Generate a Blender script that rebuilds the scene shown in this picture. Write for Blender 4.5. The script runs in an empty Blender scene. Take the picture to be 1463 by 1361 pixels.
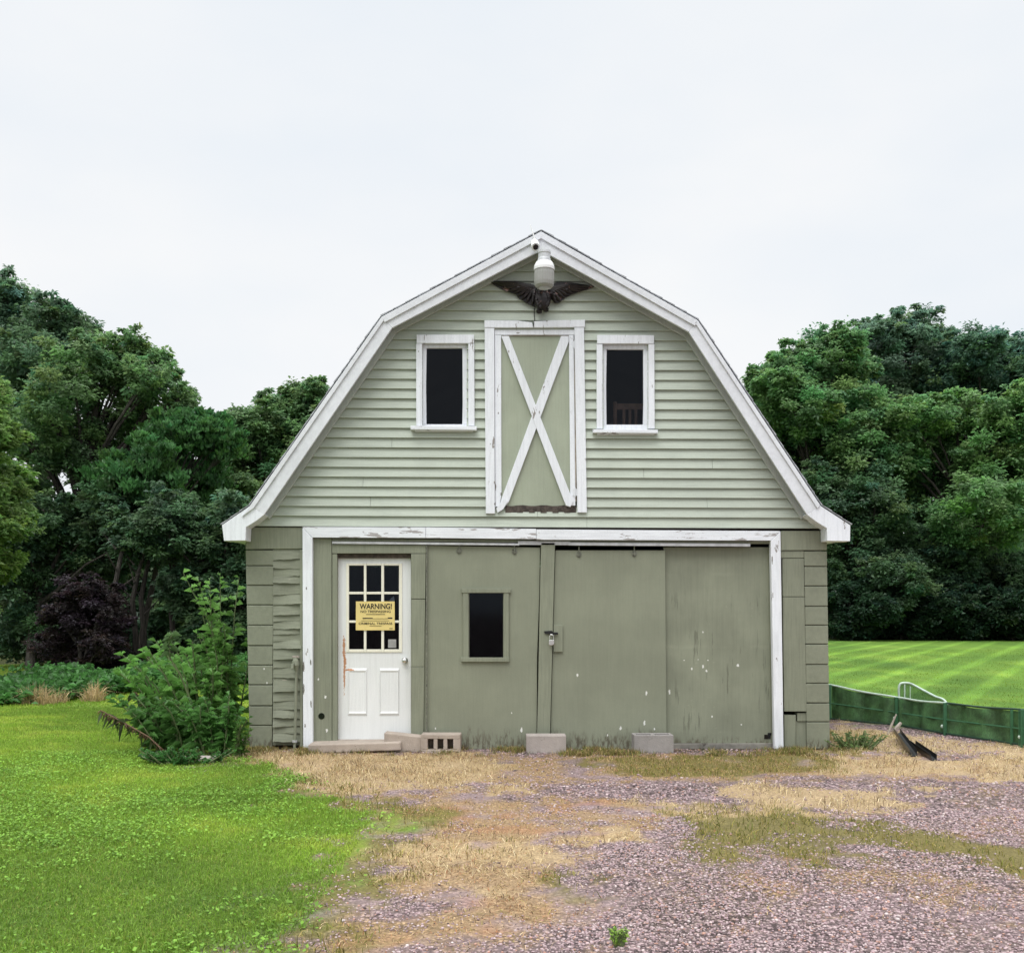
import bpy, bmesh, math, random
import numpy as np
from mathutils import Vector, noise as mnoise
R = math.radians
random.seed(7)
rng = np.random.default_rng(11)
scene = bpy.context.scene
C = scene.collection

# ------------------------------------------------------------------ camera model (photo measured at 1463 px wide)
F, D, CZ, CX, HY = 1400.0, 10.37, 1.556, 731.5, 860.0
def P(px, py, y=0.0):
    s = (D + y) / F
    return Vector(((px - CX) * s, y, CZ - (py - HY) * s))
def G(px, py):
    d = F * CZ / (py - HY)
    return ((px - CX) * d / F, d - D)

cam_d = bpy.data.cameras.new("camera")
cam = bpy.data.objects.new("camera", cam_d)
C.objects.link(cam)
cam.location = (0, -D, CZ)
cam.rotation_euler = (R(90), 0, 0)
cam_d.sensor_width = 36
cam_d.lens = F / 1463 * 36
cam_d.shift_y = (HY - 680.5) / 1463
cam_d.clip_end = 2000
scene.camera = cam

# ------------------------------------------------------------------ node helper
class NT:
    def __init__(s, name):
        s.m = bpy.data.materials.new(name)
        s.m.use_nodes = True
        s.t = s.m.node_tree
        s.b = s.t.nodes["Principled BSDF"]
        s.out = s.t.nodes["Material Output"]
        s._tc = None
    def n(s, typ, **kw):
        x = s.t.nodes.new(typ)
        for k, v in kw.items():
            setattr(x, k, v)
        return x
    def l(s, a, b):
        s.t.links.new(a, b)
    def setin(s, sock, v):
        if isinstance(v, bpy.types.NodeSocket):
            s.l(v, sock)
        elif v is not None:
            if isinstance(v, (tuple, list)) and len(v) == 3 and sock.type == 'RGBA':
                v = (*v, 1)
            sock.default_value = v
    def obj(s):
        if s._tc is None:
            s._tc = s.n('ShaderNodeTexCoord')
        return s._tc.outputs['Object']
    def pos(s):
        return s.n('ShaderNodeNewGeometry').outputs['Position']
    def scale(s, v, sc):
        x = s.n('ShaderNodeMapping')
        s.l(v, x.inputs['Vector'])
        x.inputs['Scale'].default_value = sc
        return x.outputs[0]
    def noise(s, scale, detail=3, rough=.55, vec=None, stretch=None):
        v = vec or s.obj()
        if stretch:
            v = s.scale(v, stretch)
        x = s.n('ShaderNodeTexNoise')
        s.l(v, x.inputs['Vector'])
        x.inputs['Scale'].default_value = scale
        x.inputs['Detail'].default_value = detail
        x.inputs['Roughness'].default_value = rough
        return x.outputs['Fac']
    def ramp(s, v, a, b, lo=0.0, hi=1.0):
        x = s.n('ShaderNodeMapRange')
        x.interpolation_type = 'SMOOTHSTEP'
        s.l(v, x.inputs[0])
        for i, q in zip((1, 2, 3, 4), (a, b, lo, hi)):
            x.inputs[i].default_value = q
        return x.outputs[0]
    def math(s, op, a, b=0.0, clamp=False):
        x = s.n('ShaderNodeMath', operation=op)
        x.use_clamp = clamp
        s.setin(x.inputs[0], a); s.setin(x.inputs[1], b)
        return x.outputs[0]
    def mix(s, f, a, b, mode='MIX'):
        x = s.n('ShaderNodeMix', data_type='RGBA', blend_type=mode)
        s.setin(x.inputs[0], f); s.setin(x.inputs[6], a); s.setin(x.inputs[7], b)
        return x.outputs[2]
    def mul(s, col, fac):
        # colour times a scalar
        x = s.n('ShaderNodeVectorMath', operation='SCALE')
        s.setin(x.inputs[0], col if isinstance(col, bpy.types.NodeSocket) else tuple(col[:3]))
        s.setin(x.inputs['Scale'], fac)
        return x.outputs[0]
    def attr(s, name, what='Color'):
        x = s.n('ShaderNodeAttribute', attribute_name=name)
        return x.outputs[what]
    def bump(s, h, strength=.3, dist=.01):
        x = s.n('ShaderNodeBump')
        x.inputs['Strength'].default_value = strength
        x.inputs['Distance'].default_value = dist
        s.l(h, x.inputs['Height'])
        s.l(x.outputs[0], s.b.inputs['Normal'])
    def spots(s, lst):
        """max over ellipsoidal spots [(center, (rx,ry,rz))], ragged by noise, in object space"""
        o = s.obj()
        nz = s.noise(60, 2)
        acc = None
        for c, r in lst:
            a = s.n('ShaderNodeVectorMath', operation='SUBTRACT'); s.l(o, a.inputs[0]); a.inputs[1].default_value = tuple(c)
            b = s.n('ShaderNodeVectorMath', operation='DIVIDE'); s.l(a.outputs[0], b.inputs[0]); b.inputs[1].default_value = tuple(r)
            d = s.n('ShaderNodeVectorMath', operation='LENGTH'); s.l(b.outputs[0], d.inputs[0])
            e = s.math('ADD', d.outputs['Value'], s.math('MULTIPLY', nz, 1.5))
            v = s.ramp(e, 1.35, 1.6, 1, 0)
            acc = v if acc is None else s.math('MAXIMUM', acc, v)
        return acc
    def done(s, col=None, rough=None, metal=None, spec=None):
        if col is not None: s.setin(s.b.inputs['Base Color'], col)
        if rough is not None: s.setin(s.b.inputs['Roughness'], rough)
        if metal is not None: s.setin(s.b.inputs['Metallic'], metal)
        if spec is not None: s.setin(s.b.inputs['Specular IOR Level'], spec)
        return s.m

def paint(name, col, var=.10, streak=.18, lines=None, wear=None, wear_col=(.2, .17, .13), wear_stretch=(1, 1, 1), wear_scale=14, chips=None,
          chip_col=(.7, .7, .66), splash=None, rough=.65, bump=.25, rust=None, grain=(60, 60, 3), scrape=None):
    t = NT(name)
    c = t.mul(col, t.ramp(t.noise(1.7, 4), .3, .7, 1 - var, 1 + var * .6))
    st = t.noise(1, 4, .6, stretch=grain)
    c = t.mul(c, t.ramp(st, .35, .75, 1.02, 1 - streak))
    c = t.mul(c, t.ramp(t.noise(160, 2), .3, .7, .94, 1.05))
    if splash:      # spattered dirt low down, ragged edge
        z = t.n('ShaderNodeSeparateXYZ'); t.l(t.obj(), z.inputs[0])
        h = t.math('ADD', z.outputs[2], t.math('MULTIPLY', t.noise(9, 4, .7, stretch=(1.6, 1, .35)), splash * 1.2))
        m = t.ramp(h, splash * .75, splash * 1.25, 1, 0)
        m = t.math('MULTIPLY', m, t.ramp(t.noise(30, 3, .7, stretch=(1, 1, .3)), .42, .62))
        c = t.mix(t.math('MULTIPLY', m, .9), c, (.095, .08, .055))
    if scrape:
        z = t.n('ShaderNodeSeparateXYZ'); t.l(t.obj(), z.inputs[0])
        zone = t.math('MULTIPLY', t.ramp(z.outputs[2], scrape[0], scrape[0] + .12), t.ramp(z.outputs[2], scrape[1] - .25, scrape[1], 1, 0))
        zone = t.math('MULTIPLY', zone, t.ramp(t.noise(1.6, 2), .35, .6))
        s1 = t.ramp(t.noise(1, 4, .65, stretch=(24, 24, 2.2)), .60, .655)
        c = t.mix(t.math('MULTIPLY', t.math('MULTIPLY', s1, zone), .6), c, (.10, .105, .075))
        s2 = t.ramp(t.noise(1, 3, .6, stretch=(15, 15, 40)), .66, .72)
        c = t.mix(t.math('MULTIPLY', t.math('MULTIPLY', s2, zone), .45), c, tuple(min(1, q * 1.5) for q in col))
    for zl in (lines or []):      # faint brush-mark bands
        z = t.n('ShaderNodeSeparateXYZ'); t.l(t.obj(), z.inputs[0])
        d = t.math('ABSOLUTE', t.math('SUBTRACT', t.math('ADD', z.outputs[2], t.math('MULTIPLY', t.noise(7, 3), .05)), zl + .025))
        m = t.math('MULTIPLY', t.ramp(d, .002, .028, 1, 0), t.ramp(t.noise(2.5, 4), .40, .7))
        c = t.mix(t.math('MULTIPLY', m, .26), c, tuple(min(1, q * 1.45) for q in col))
    if wear:
        w = t.noise(wear_scale, 5, .65, stretch=wear_stretch)
        wm = t.ramp(w, wear, wear + .035)
        c = t.mix(wm, c, wear_col)
    if rust:
        m = t.spots(rust)
        m = t.math('MULTIPLY', m, t.ramp(t.noise(22, 3, .7, stretch=(3, 3, .5)), .22, .5))
        c = t.mix(t.math('MULTIPLY', m, .9), c, (.43, .17, .05))
    if chips:
        m = t.spots(chips)
        c = t.mix(m, c, chip_col)
    t.bump(t.math('ADD', t.noise(90, 3), t.math('MULTIPLY', st, .8)), bump, .004)
    return t.done(c, rough, spec=.3)

# ------------------------------------------------------------------ mesh helpers
def link(name, me, mat=None, parent=None, loc=None):
    o = bpy.data.objects.new(name, me)
    C.objects.link(o)
    if mat is not None and me is not None:
        me.materials.append(mat)
    if parent is not None:
        o.parent = parent
    if loc is not None:
        o.location = loc
    return o
def tag(o, label=None, cat=None, group=None, kind=None):
    if label: o['label'] = label
    if cat: o['category'] = cat
    if group: o['group'] = group
    if kind: o['kind'] = kind
    return o
def thing(name, label, cat, loc=(0, 0, 0), group=None):
    o = bpy.data.objects.new(name, None)
    o.empty_display_size = .1
    C.objects.link(o)
    o.location = loc
    return tag(o, label, cat, group)

class MB:
    def __init__(s, off=(0, 0, 0)):
        s.v, s.f, s.off = [], [], Vector(off)
    def add(s, vs, fs):
        b = len(s.v)
        s.v += [Vector(v) - s.off for v in vs]
        s.f += [tuple(b + i for i in f) for f in fs]
    def prism(s, front, back):
        n = len(front)
        fs = [tuple(range(n)), tuple(range(2 * n - 1, n - 1, -1))]
        for i in range(n):
            j = (i + 1) % n
            fs.append((i, i + n, j + n, j))
        s.add(list(front) + list(back), fs)
    def slab(s, pts, y0, y1):
        """photo outline (any winding) at depth y0, extruded straight back to y1"""
        a = [P(px, py, y0) for px, py in pts]
        ar = sum(a[i].x * a[(i + 1) % len(a)].z - a[(i + 1) % len(a)].x * a[i].z for i in range(len(a)))
        if ar < 0: a = a[::-1]
        s.prism(a, [Vector((p.x, y1, p.z)) for p in a])
    def rect(s, x0, y0, x1, y1, d0, d1):
        s.slab([(x0, y0), (x1, y0), (x1, y1), (x0, y1)], d0, d1)
    def box(s, x0, x1, y0, y1, z0, z1):
        s.prism([Vector((x0, y0, z0)), Vector((x1, y0, z0)), Vector((x1, y0, z1)), Vector((x0, y0, z1))],
                [Vector((x0, y1, z0)), Vector((x1, y1, z0)), Vector((x1, y1, z1)), Vector((x0, y1, z1))])
    def tube(s, pts, rad, n=8, caps=True):
        pts = [Vector(p) for p in pts]
        if not hasattr(rad, '__len__'): rad = [rad] * len(pts)
        vs, fs = [], []
        up = Vector((0.31, 0.77, 0.55)).normalized()
        for i, p in enumerate(pts):
            t = (pts[min(i + 1, len(pts) - 1)] - pts[max(i - 1, 0)])
            t = t.normalized() if t.length > 1e-9 else Vector((0, 0, 1))
            a = t.cross(up)
            if a.length < 1e-3: a = t.cross(Vector((1, 0, 0)))
            a.normalize(); b = t.cross(a)
            for k in range(n):
                w = 2 * math.pi * k / n
                vs.append(p + (a * math.cos(w) + b * math.sin(w)) * rad[i])
        for i in range(len(pts) - 1):
            for k in range(n):
                k2 = (k + 1) % n
                fs.append((i * n + k, i * n + k2, (i + 1) * n + k2, (i + 1) * n + k))
        if caps:
            fs.append(tuple(range(n))[::-1]); fs.append(tuple((len(pts) - 1) * n + k for k in range(n)))
        s.add(vs, fs)
    def lathe(s, c, prof, n=24, ribs=0.0):
        """vertical axis through c, prof = [(radius, z)]"""
        vs, fs = [], []
        for r, z in prof:
            for k in range(n):
                w = 2 * math.pi * k / n
                rr = r * (1 + (ribs if k % 2 else 0))
                vs.append(Vector((c[0] + rr * math.cos(w), c[1] + rr * math.sin(w), c[2] + z)))
        for i in range(len(prof) - 1):
            for k in range(n):
                k2 = (k + 1) % n
                fs.append((i * n + k, i * n + k2, (i + 1) * n + k2, (i + 1) * n + k))
        fs.append(tuple(range(n))[::-1]); fs.append(tuple((len(prof) - 1) * n + k for k in range(n)))
        s.add(vs, fs)
    def blob(s, c, r, n=10, m=7):
        vs, fs = [], []
        for i in range(m + 1):
            th = math.pi * i / m
            for k in range(n):
                w = 2 * math.pi * k / n
                vs.append(Vector((c[0] + r[0] * math.sin(th) * math.cos(w), c[1] + r[1] * math.sin(th) * math.sin(w), c[2] + r[2] * math.cos(th))))
        for i in range(m):
            for k in range(n):
                k2 = (k + 1) % n
                fs.append((i * n + k, (i + 1) * n + k, (i + 1) * n + k2, i * n + k2))
        s.add(vs, fs)
    def build(s, name, mat, parent=None, bevel=0.0, smooth=False, loc=None):
        me = bpy.data.meshes.new(name)
        me.from_pydata([tuple(v) for v in s.v], [], s.f)
        bm = bmesh.new(); bm.from_mesh(me)
        if smooth: bmesh.ops.remove_doubles(bm, verts=bm.verts, dist=1e-5)
        bmesh.ops.recalc_face_normals(bm, faces=bm.faces)
        bm.to_mesh(me); bm.free()
        if smooth:
            me.shade_smooth()
        o = link(name, me, mat, parent, loc)
        if bevel:
            b = o.modifiers.new('bevel', 'BEVEL'); b.width = bevel; b.segments = 2; b.limit_method = 'ANGLE'; b.angle_limit = R(40)
        return o

def np_mesh(name, verts, faces, mat, parent=None, col=None, attrs=None, loc=None, smooth=False):
    me = bpy.data.meshes.new(name)
    verts = np.asarray(verts, dtype=np.float32).reshape(-1, 3)
    faces = np.asarray(faces, dtype=np.int32)
    k = faces.shape[1]
    me.vertices.add(len(verts)); me.vertices.foreach_set('co', verts.ravel())
    me.loops.add(faces.size); me.loops.foreach_set('vertex_index', faces.ravel())
    me.polygons.add(len(faces)); me.polygons.foreach_set('loop_start', np.arange(len(faces), dtype=np.int32) * k)
    if smooth: me.polygons.foreach_set('use_smooth', np.ones(len(faces), dtype=bool))
    me.update(calc_edges=True)
    if col is not None:
        a = me.color_attributes.new('Col', 'FLOAT_COLOR', 'POINT')
        c4 = np.ones((len(verts), 4), dtype=np.float32); c4[:, :3] = col
        a.data.foreach_set('color', c4.ravel())
    for nm, arr in (attrs or {}).items():
        a = me.attributes.new(nm, 'FLOAT', 'POINT')
        a.data.foreach_set('value', np.asarray(arr, dtype=np.float32))
    return link(name, me, mat, parent, loc)

# ------------------------------------------------------------------ numpy noise
def vnoise(x, y, seed=0):
    xi = np.floor(x).astype(np.int64); yi = np.floor(y).astype(np.int64)
    fx = x - xi; fy = y - yi
    fx = fx * fx * (3 - 2 * fx); fy = fy * fy * (3 - 2 * fy)
    def h(a, b):
        n = (a * 374761393 + b * 668265263 + seed * 1442695) & 0x7fffffff
        n = ((n ^ (n >> 13)) * 1274126177) & 0x7fffffff
        return ((n ^ (n >> 16)) & 0xffff) / 65535.0
    return (h(xi, yi) * (1 - fx) + h(xi + 1, yi) * fx) * (1 - fy) + (h(xi, yi + 1) * (1 - fx) + h(xi + 1, yi + 1) * fx) * fy
def fbm(x, y, sc=1.0, o=4, seed=0):
    v, a, t = 0, .5, 0
    for i in range(o):
        v = v + a * vnoise(x * sc + 17.3 * i, y * sc - 9.1 * i, seed + i); t += a; a *= .55; sc *= 2.03
    return v / t
def smooth(v, a, b):
    t = np.clip((v - a) / (b - a), 0, 1)
    return t * t * (3 - 2 * t)
def sdist(x, y, poly):
    """signed distance, positive inside"""
    d = np.full(x.shape, 1e9); ins = np.zeros(x.shape, dtype=bool)
    n = len(poly)
    for i in range(n):
        ax, ay = poly[i]; bx, by = poly[(i + 1) % n]
        ex, ey = bx - ax, by - ay
        t = np.clip(((x - ax) * ex + (y - ay) * ey) / (ex * ex + ey * ey + 1e-12), 0, 1)
        d = np.minimum(d, (x - ax - t * ex) ** 2 + (y - ay - t * ey) ** 2)
        if abs(ey) > 1e-12:
            c = ((ay > y) != (by > y)) & (x < (bx - ax) * (y - ay) / ey + ax)
            ins ^= c
    d = np.sqrt(d)
    return np.where(ins, d, -d)

# ------------------------------------------------------------------ world and sun
SUN_EL, SUN_AZ = R(58), R(205)
world = bpy.data.worlds.new("World"); scene.world = world; world.use_nodes = True
wt = world.node_tree; wn = wt.nodes; bg = wn['Background']
sky = wn.new('ShaderNodeTexSky'); sky.sky_type = 'NISHITA'; sky.sun_disc = False
sky.sun_elevation = SUN_EL; sky.sun_rotation = R(180 + 25)
tc = wn.new('ShaderNodeTexCoord'); sep = wn.new('ShaderNodeSeparateXYZ'); wt.links.new(tc.outputs['Generated'], sep.inputs[0])
mr = wn.new('ShaderNodeMapRange'); mr.interpolation_type = 'SMOOTHSTEP'
wt.links.new(sep.outputs[2], mr.inputs[0])
for i, q in zip((1, 2, 3, 4), (.55, .95, 8.4, 30.0)): mr.inputs[i].default_value = q
cn = wn.new('ShaderNodeTexNoise'); cn.inputs['Scale'].default_value = 1.6; cn.inputs['Detail'].default_value = 5; cn.inputs['Roughness'].default_value = .5
mp = wn.new('ShaderNodeMapping'); mp.inputs['Scale'].default_value = (1, 1, 2.2); mp.inputs['Location'].default_value = (3.1, 1.7, .4)
wt.links.new(tc.outputs['Generated'], mp.inputs[0]); wt.links.new(mp.outputs[0], cn.inputs['Vector'])
cr = wn.new('ShaderNodeMapRange'); wt.links.new(cn.outputs['Fac'], cr.inputs[0])
for i, q in zip((1, 2, 3, 4), (.32, .62, .0, 1.0)): cr.inputs[i].default_value = q
cm = wn.new('ShaderNodeMix'); cm.data_type = 'RGBA'
wt.links.new(cr.outputs[0], cm.inputs[0])
cm.inputs[6].default_value = (.885, .95, 1.02, 1); cm.inputs[7].default_value = (1.035, 1.045, 1.055, 1)
vs = wn.new('ShaderNodeVectorMath'); vs.operation = 'SCALE'
wt.links.new(cm.outputs[2], vs.inputs[0]); wt.links.new(mr.outputs[0], vs.inputs['Scale'])
sm = wn.new('ShaderNodeMix'); sm.data_type = 'RGBA'; sm.inputs[0].default_value = .04
wt.links.new(vs.outputs[0], sm.inputs[6]); wt.links.new(sky.outputs[0], sm.inputs[7])
wt.links.new(sm.outputs[2], bg.inputs[0]); bg.inputs[1].default_value = .1

sl = bpy.data.lights.new('sun', 'SUN'); sl.energy = 1.5; sl.angle = R(35); sl.color = (1, .97, .93)
so = bpy.data.objects.new('sun', sl); C.objects.link(so)
dirv = Vector((math.sin(SUN_AZ) * math.cos(SUN_EL), math.cos(SUN_AZ) * math.cos(SUN_EL), math.sin(SUN_EL)))  # towards the sun
so.rotation_euler = dirv.to_track_quat('Z', 'Y').to_euler(); so.location = dirv * 50

scene.view_settings.view_transform = 'Standard'
scene.view_settings.look = 'None'
scene.view_settings.exposure = 0.15
scene.view_settings.gamma = 1.0
scene.cycles.max_bounces = 8
scene.cycles.transparent_max_bounces = 12
scene.cycles.use_denoising = True

#__PART2__
# ------------------------------------------------------------------ paints
OLIVE = (.235, .25, .185); SAGE = (.455, .50, .425); WHITE = (.77, .795, .83)
WZ0 = lambda py: CZ - (py - HY) * D / F
def chip(px, py, r=3.2, y=.02, asp=1.7):
    p = P(px, py, y); k = r * .62 / 135
    return (tuple(p), (k, .2, k * asp))
M = {}
M['siding'] = paint('sage_clapboard_paint', SAGE, .07, .10, grain=(3, 60, 60), wear=.70, wear_col=(.42, .43, .36), wear_scale=5)
M['olive'] = paint('olive_board_paint', OLIVE, .10, .16, chips=[chip(465, 995, 3, 0), chip(467, 1043, 3, 0), chip(455, 970, 2, 0)])
M['olive_block'] = paint('olive_block_paint', OLIVE, .12, .10, grain=(20, 20, 20), bump=.5, splash=.22, chips=[chip(378, 955, 1.8), chip(382, 975, 1.5)])
M['olive_shake'] = paint('olive_shake_paint', OLIVE, .14, .22, grain=(4, 60, 60), wear=.66, wear_col=(.33, .31, .25), wear_scale=7, wear_stretch=(.7, 1, 3))
M['door1'] = paint('olive_sliding_door_paint', OLIVE, .09, .04, splash=.36, chips=[chip(745, 1043, 3, 0, 2.6), chip(731, 1018, 1.5), chip(622, 1040, 2), chip(770, 936, 2)], wear=.74)
M['door2'] = paint('olive_sliding_door_worn_paint', OLIVE, .09, .04, splash=.36, chips=[chip(825, 964, 3), chip(924, 990, 3, 0, 2.2), chip(887, 1040, 3, 0, 2.2), chip(921, 1033, 3, 0, 2.4), chip(868, 1050, 2), chip(935, 1041, 2)], wear=.74)
M['panel3'] = paint('olive_scraped_panel_paint', OLIVE, .16, .08, splash=.22, scrape=(.10, 1.75), lines=(WZ0(820), WZ0(924), WZ0(1046)),
    chips=[chip(1055, 950, 4, .05, 1), chip(1005, 952, 3, .05), chip(989, 955, 2.4, .05), chip(1010, 958, 2.6, .05), chip(957, 988, 3, .05, 2.4), chip(1005, 903, 2.2, .05), chip(1018, 1024, 2.4, .05),
           chip(978, 943, 2, .05, .8), chip(998, 942, 2, .05, .8), chip(1012, 943, 2, .05, .8), chip(1060, 1035, 2, .05, 1)], wear=.72)
M['white'] = paint('weathered_white_trim', WHITE, .05, .10, wear=.635, wear_col=(.27, .25, .23), wear_scale=11, wear_stretch=(1.3, 1, .35), grain=(40, 40, 3),
    chips=[chip(434, 952, 3, -.05, 5), chip(444, 946, 2, -.05, 4), chip(434, 984, 2.4, -.05, 6), chip(444.5, 1005, 2, -.05, 5), chip(438, 840, 1.6, -.05, 3), chip(436, 1036, 2, -.05, 3), chip(1103, 800, 1.6, -.05, 8), chip(1104, 850, 1.2, -.05, 9), chip(716, 706, 3, -.03, 1.5), chip(707, 720, 2, -.03, 2), chip(820, 486, 1.6, -.05, 3), chip(740, 476, 5, -.03, .3), chip(712, 590, 1.6, -.03, 2), chip(598, 502, 1.6, -.05, 1)], chip_col=(.16, .15, .13))
M['white_h'] = paint('weathered_white_beam', WHITE, .05, .12, wear=.575, wear_col=(.36, .34, .335), wear_scale=9, wear_stretch=(.45, 1, 2.4), grain=(3, 40, 40))
M['rake'] = paint('white_rake_paint', (.70, .72, .75), .06, .08, wear=.75, wear_col=(.4, .4, .4), grain=(20, 20, 20))
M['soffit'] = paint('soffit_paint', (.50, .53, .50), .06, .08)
M['loft_green'] = paint('sage_loft_panel', (.35, .385, .295), .10, .045, wear=.71, wear_col=(.30, .34, .24), wear_scale=5)
RUST = [(tuple(P(493, 943, .1)), (.020, .2, .13)), (tuple(P(500, 956, .1)), (.075, .2, .016)), (tuple(P(492.5, 968, .1)), (.014, .2, .20)), (tuple(P(492, 925, .1)), (.018, .2, .16)), (tuple(P(494, 945, .1)), (.022, .2, .06))]
M['entry'] = paint('white_steel_door_paint', (.74, .755, .75), .04, .05, rust=RUST, bump=.08, rough=.5)
M['lite'] = paint('cream_lite_frame', (.80, .78, .66), .04, .05, bump=.08)
def simple(name, col, rough=.6, metal=0, var=.15, sc=14, bump=.2, dark=None, thr=.62):
    t = NT(name)
    c = t.mul(col, t.ramp(t.noise(sc, 4, .6), .28, .72, 1 - var, 1 + var))
    if dark: c = t.mix(t.ramp(t.noise(sc * .6, 4, .65), thr, thr + .06), c, dark)
    t.bump(t.noise(sc * 6, 3), bump, .004)
    return t.done(c, rough, metal)
M['concrete'] = paint('pale_concrete', (.40, .355, .325), .18, .10, splash=.07, grain=(9, 9, 9), wear=.64, wear_col=(.22, .20, .17), wear_scale=12, rough=.95, bump=.9)
M['concrete_tan'] = paint('tan_concrete', (.42, .355, .30), .2, .12, splash=.06, grain=(9, 9, 9), wear=.63, wear_col=(.24, .20, .16), wear_scale=12, rough=.95, bump=.9)
M['grey_block'] = paint('grey_concrete', (.32, .30, .285), .18, .12, splash=.07, grain=(9, 9, 9), wear=.64, wear_col=(.20, .18, .16), wear_scale=12, rough=.95, bump=.9)
M['founda'] = simple('foundation_concrete', (.20, .19, .165), .95, var=.3, sc=7, bump=.8, dark=(.07, .06, .05))
M['wood_dark'] = simple('rotten_wood', (.075, .06, .05), .9, var=.5, sc=25, bump=.8)
M['wood_grey'] = simple('weathered_wood', (.33, .29, .25), .85, var=.25, sc=10, bump=.4)
M['brown_wood'] = simple('brown_wood', (.62, .36, .22), .6, var=.2, sc=8)
M['dark'] = simple('dark_interior', (.03, .03, .03), .95, var=.2)
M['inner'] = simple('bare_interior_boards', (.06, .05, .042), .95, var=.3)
M['galv'] = simple('galvanised_steel', (.52, .53, .54), .5, .3, var=.15, sc=12)
M['steel_dark'] = simple('dark_iron', (.02, .02, .02), .5, .5)
M['chrome'] = simple('bright_steel', (.65, .65, .63), .25, .9, var=.05)
M['bronze'] = simple('aged_bronze', (.020, .016, .017), .45, .2, var=.5, sc=26, dark=(.30, .19, .17), thr=.60)
M['plastic_white'] = simple('white_plastic', (.80, .80, .80), .4, var=.03, bump=.03)
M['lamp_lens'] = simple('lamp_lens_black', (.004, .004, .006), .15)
M['black_plastic'] = simple('black_plastic', (.008, .008, .009), .35, var=.2)
M['shingle'] = simple('grey_shingles', (.33, .34, .355), .95, var=.35, sc=20, bump=.8)
M['yellow'] = simple('yellow_sign_board', (.72, .575, .22), .5, var=.06, sc=6, bump=.03)
M['ink'] = simple('black_ink', (.012, .011, .008), .6)
M['sticker'] = simple('grey_sticker', (.30, .30, .29), .6)
def glass(name, tint=(1, 1, 1), refl=1.0):
    t = NT(name)
    tr = t.n('ShaderNodeBsdfTransparent'); tr.inputs[0].default_value = (*tint, 1)
    gl = t.n('ShaderNodeBsdfGlossy'); gl.inputs['Roughness'].default_value = .06; gl.inputs[0].default_value = (.8, .85, .95, 1)
    fr = t.n('ShaderNodeFresnel'); fr.inputs[0].default_value = 1.35
    mx = t.n('ShaderNodeMixShader')
    t.l(t.math('MULTIPLY', fr.outputs[0], refl), mx.inputs[0]); t.l(tr.outputs[0], mx.inputs[1]); t.l(gl.outputs[0], mx.inputs[2])
    t.l(mx.outputs[0], t.out.inputs[0])
    return t.m
M['glass'] = glass('dusty_glass', (.55, .57, .6), .55)
def refractor():
    t = NT('ribbed_lamp_refractor')
    t.done((.40, .40, .375), .3)
    t.b.inputs['Transmission Weight'].default_value = .25
    t.bump(t.noise(30, 2, stretch=(1, 1, 1)), .2)
    return t.m
M['refractor'] = refractor()

# ------------------------------------------------------------------ THE BARN
barn = thing('barn', 'sage green gambrel barn with white trim, sliding doors and an X-braced loft door', 'barn')
DEPTH = 8.6
OH = -.20          # front face of the rake overhang
def prof(pts, y=OH):
    return [(P(a, b, y).x, P(a, b, y).z) for a, b in pts]
ROOF = [(317, 750), (357.6, 722), (545, 453), (773, 330.5), (997, 458), (1172, 722), (1215, 750)]
INNER = [(351, 752), (368, 733), (554, 463), (773, 345), (988, 468), (1162, 733), (1180, 752)]
rp, ip = prof(ROOF), prof(INNER)
def gable_x(z):
    """left and right limits of the gable wall at height z"""
    def side(pts):
        if z <= pts[0][1]: return pts[0][0]
        for (xa, za), (xb, zb) in zip(pts, pts[1:]):
            if za <= z <= zb: return xa + (xb - xa) * (z - za) / (zb - za)
        return pts[-1][0]
    return side(ip[:4]), side(ip[::-1][:4])
WX = lambda px: (px - CX) * D / F
WZ = lambda py: CZ - (py - HY) * D / F
HOLES = [(WX(604), WX(667), WZ(611), WZ(490)), (WX(862), WX(925), WZ(615), WZ(491)), (WX(706), WX(824), WZ(726), WZ(470))]
def spans(z0, z1, holes):
    zm = (z0 + z1) / 2
    cuts = sorted([(h[0], h[1]) for h in holes if h[2] < zm < h[3]])
    return cuts
def strip(mb, z0, z1, y0b, y0t, y1, holes, slope=0.0):
    """one horizontal board of the gable, split round the openings; front leans from y0b (bottom) to y0t (top)"""
    lb, rb = gable_x(z0); lt, rt = gable_x(z1)
    edges = []
    xl = (lb, lt)
    for a, b in spans(z0, z1, holes):
        edges.append((xl, (a, a))); xl = (b, b)
    edges.append((xl, (rb, rt)))
    for (a0, a1), (b0, b1) in edges:
        if b0 - a0 > 1.3 and random.random() < .45:      # butt joint between two boards
            u = random.uniform(.2, .8); xm = a0 + (b0 - a0) * u
            parts = [((a0, a1), (xm - .0012, xm - .0012)), ((xm + .0012, xm + .0012), (b0, b1))]
        else: parts = [((a0, a1), (b0, b1))]
        for (a0, a1), (b0, b1) in parts: _board(mb, a0, a1, b0, b1, y0b + random.uniform(-.0012, .0012), y0t, y1, z0, z1, slope)
def _board(mb, a0, a1, b0, b1, y0b, y0t, y1, z0, z1, slope):
        fr = [Vector((a0, y0b, z0 + slope * a0)), Vector((b0, y0b, z0 + slope * b0)), Vector((b1, y0t, z1 + slope * b1)), Vector((a1, y0t, z1 + slope * a1))]
        mb.prism(fr, [Vector((v.x, y1, v.z)) for v in fr])
ZB, ZT = WZ(753), ip[3][1] - .02
sid = MB(); n = 0
STEP = 13.98 * D / F
z = ZB
while z < ZT - .02:
    z1 = min(z + STEP + .006, ZT)
    j = random.uniform(-.0012, .0012)
    strip(sid, z + (.006 if n else 0), z1, -.030 + j, -.002 + j, .006, HOLES, -.0042)
    z += STEP; n += 1
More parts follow.
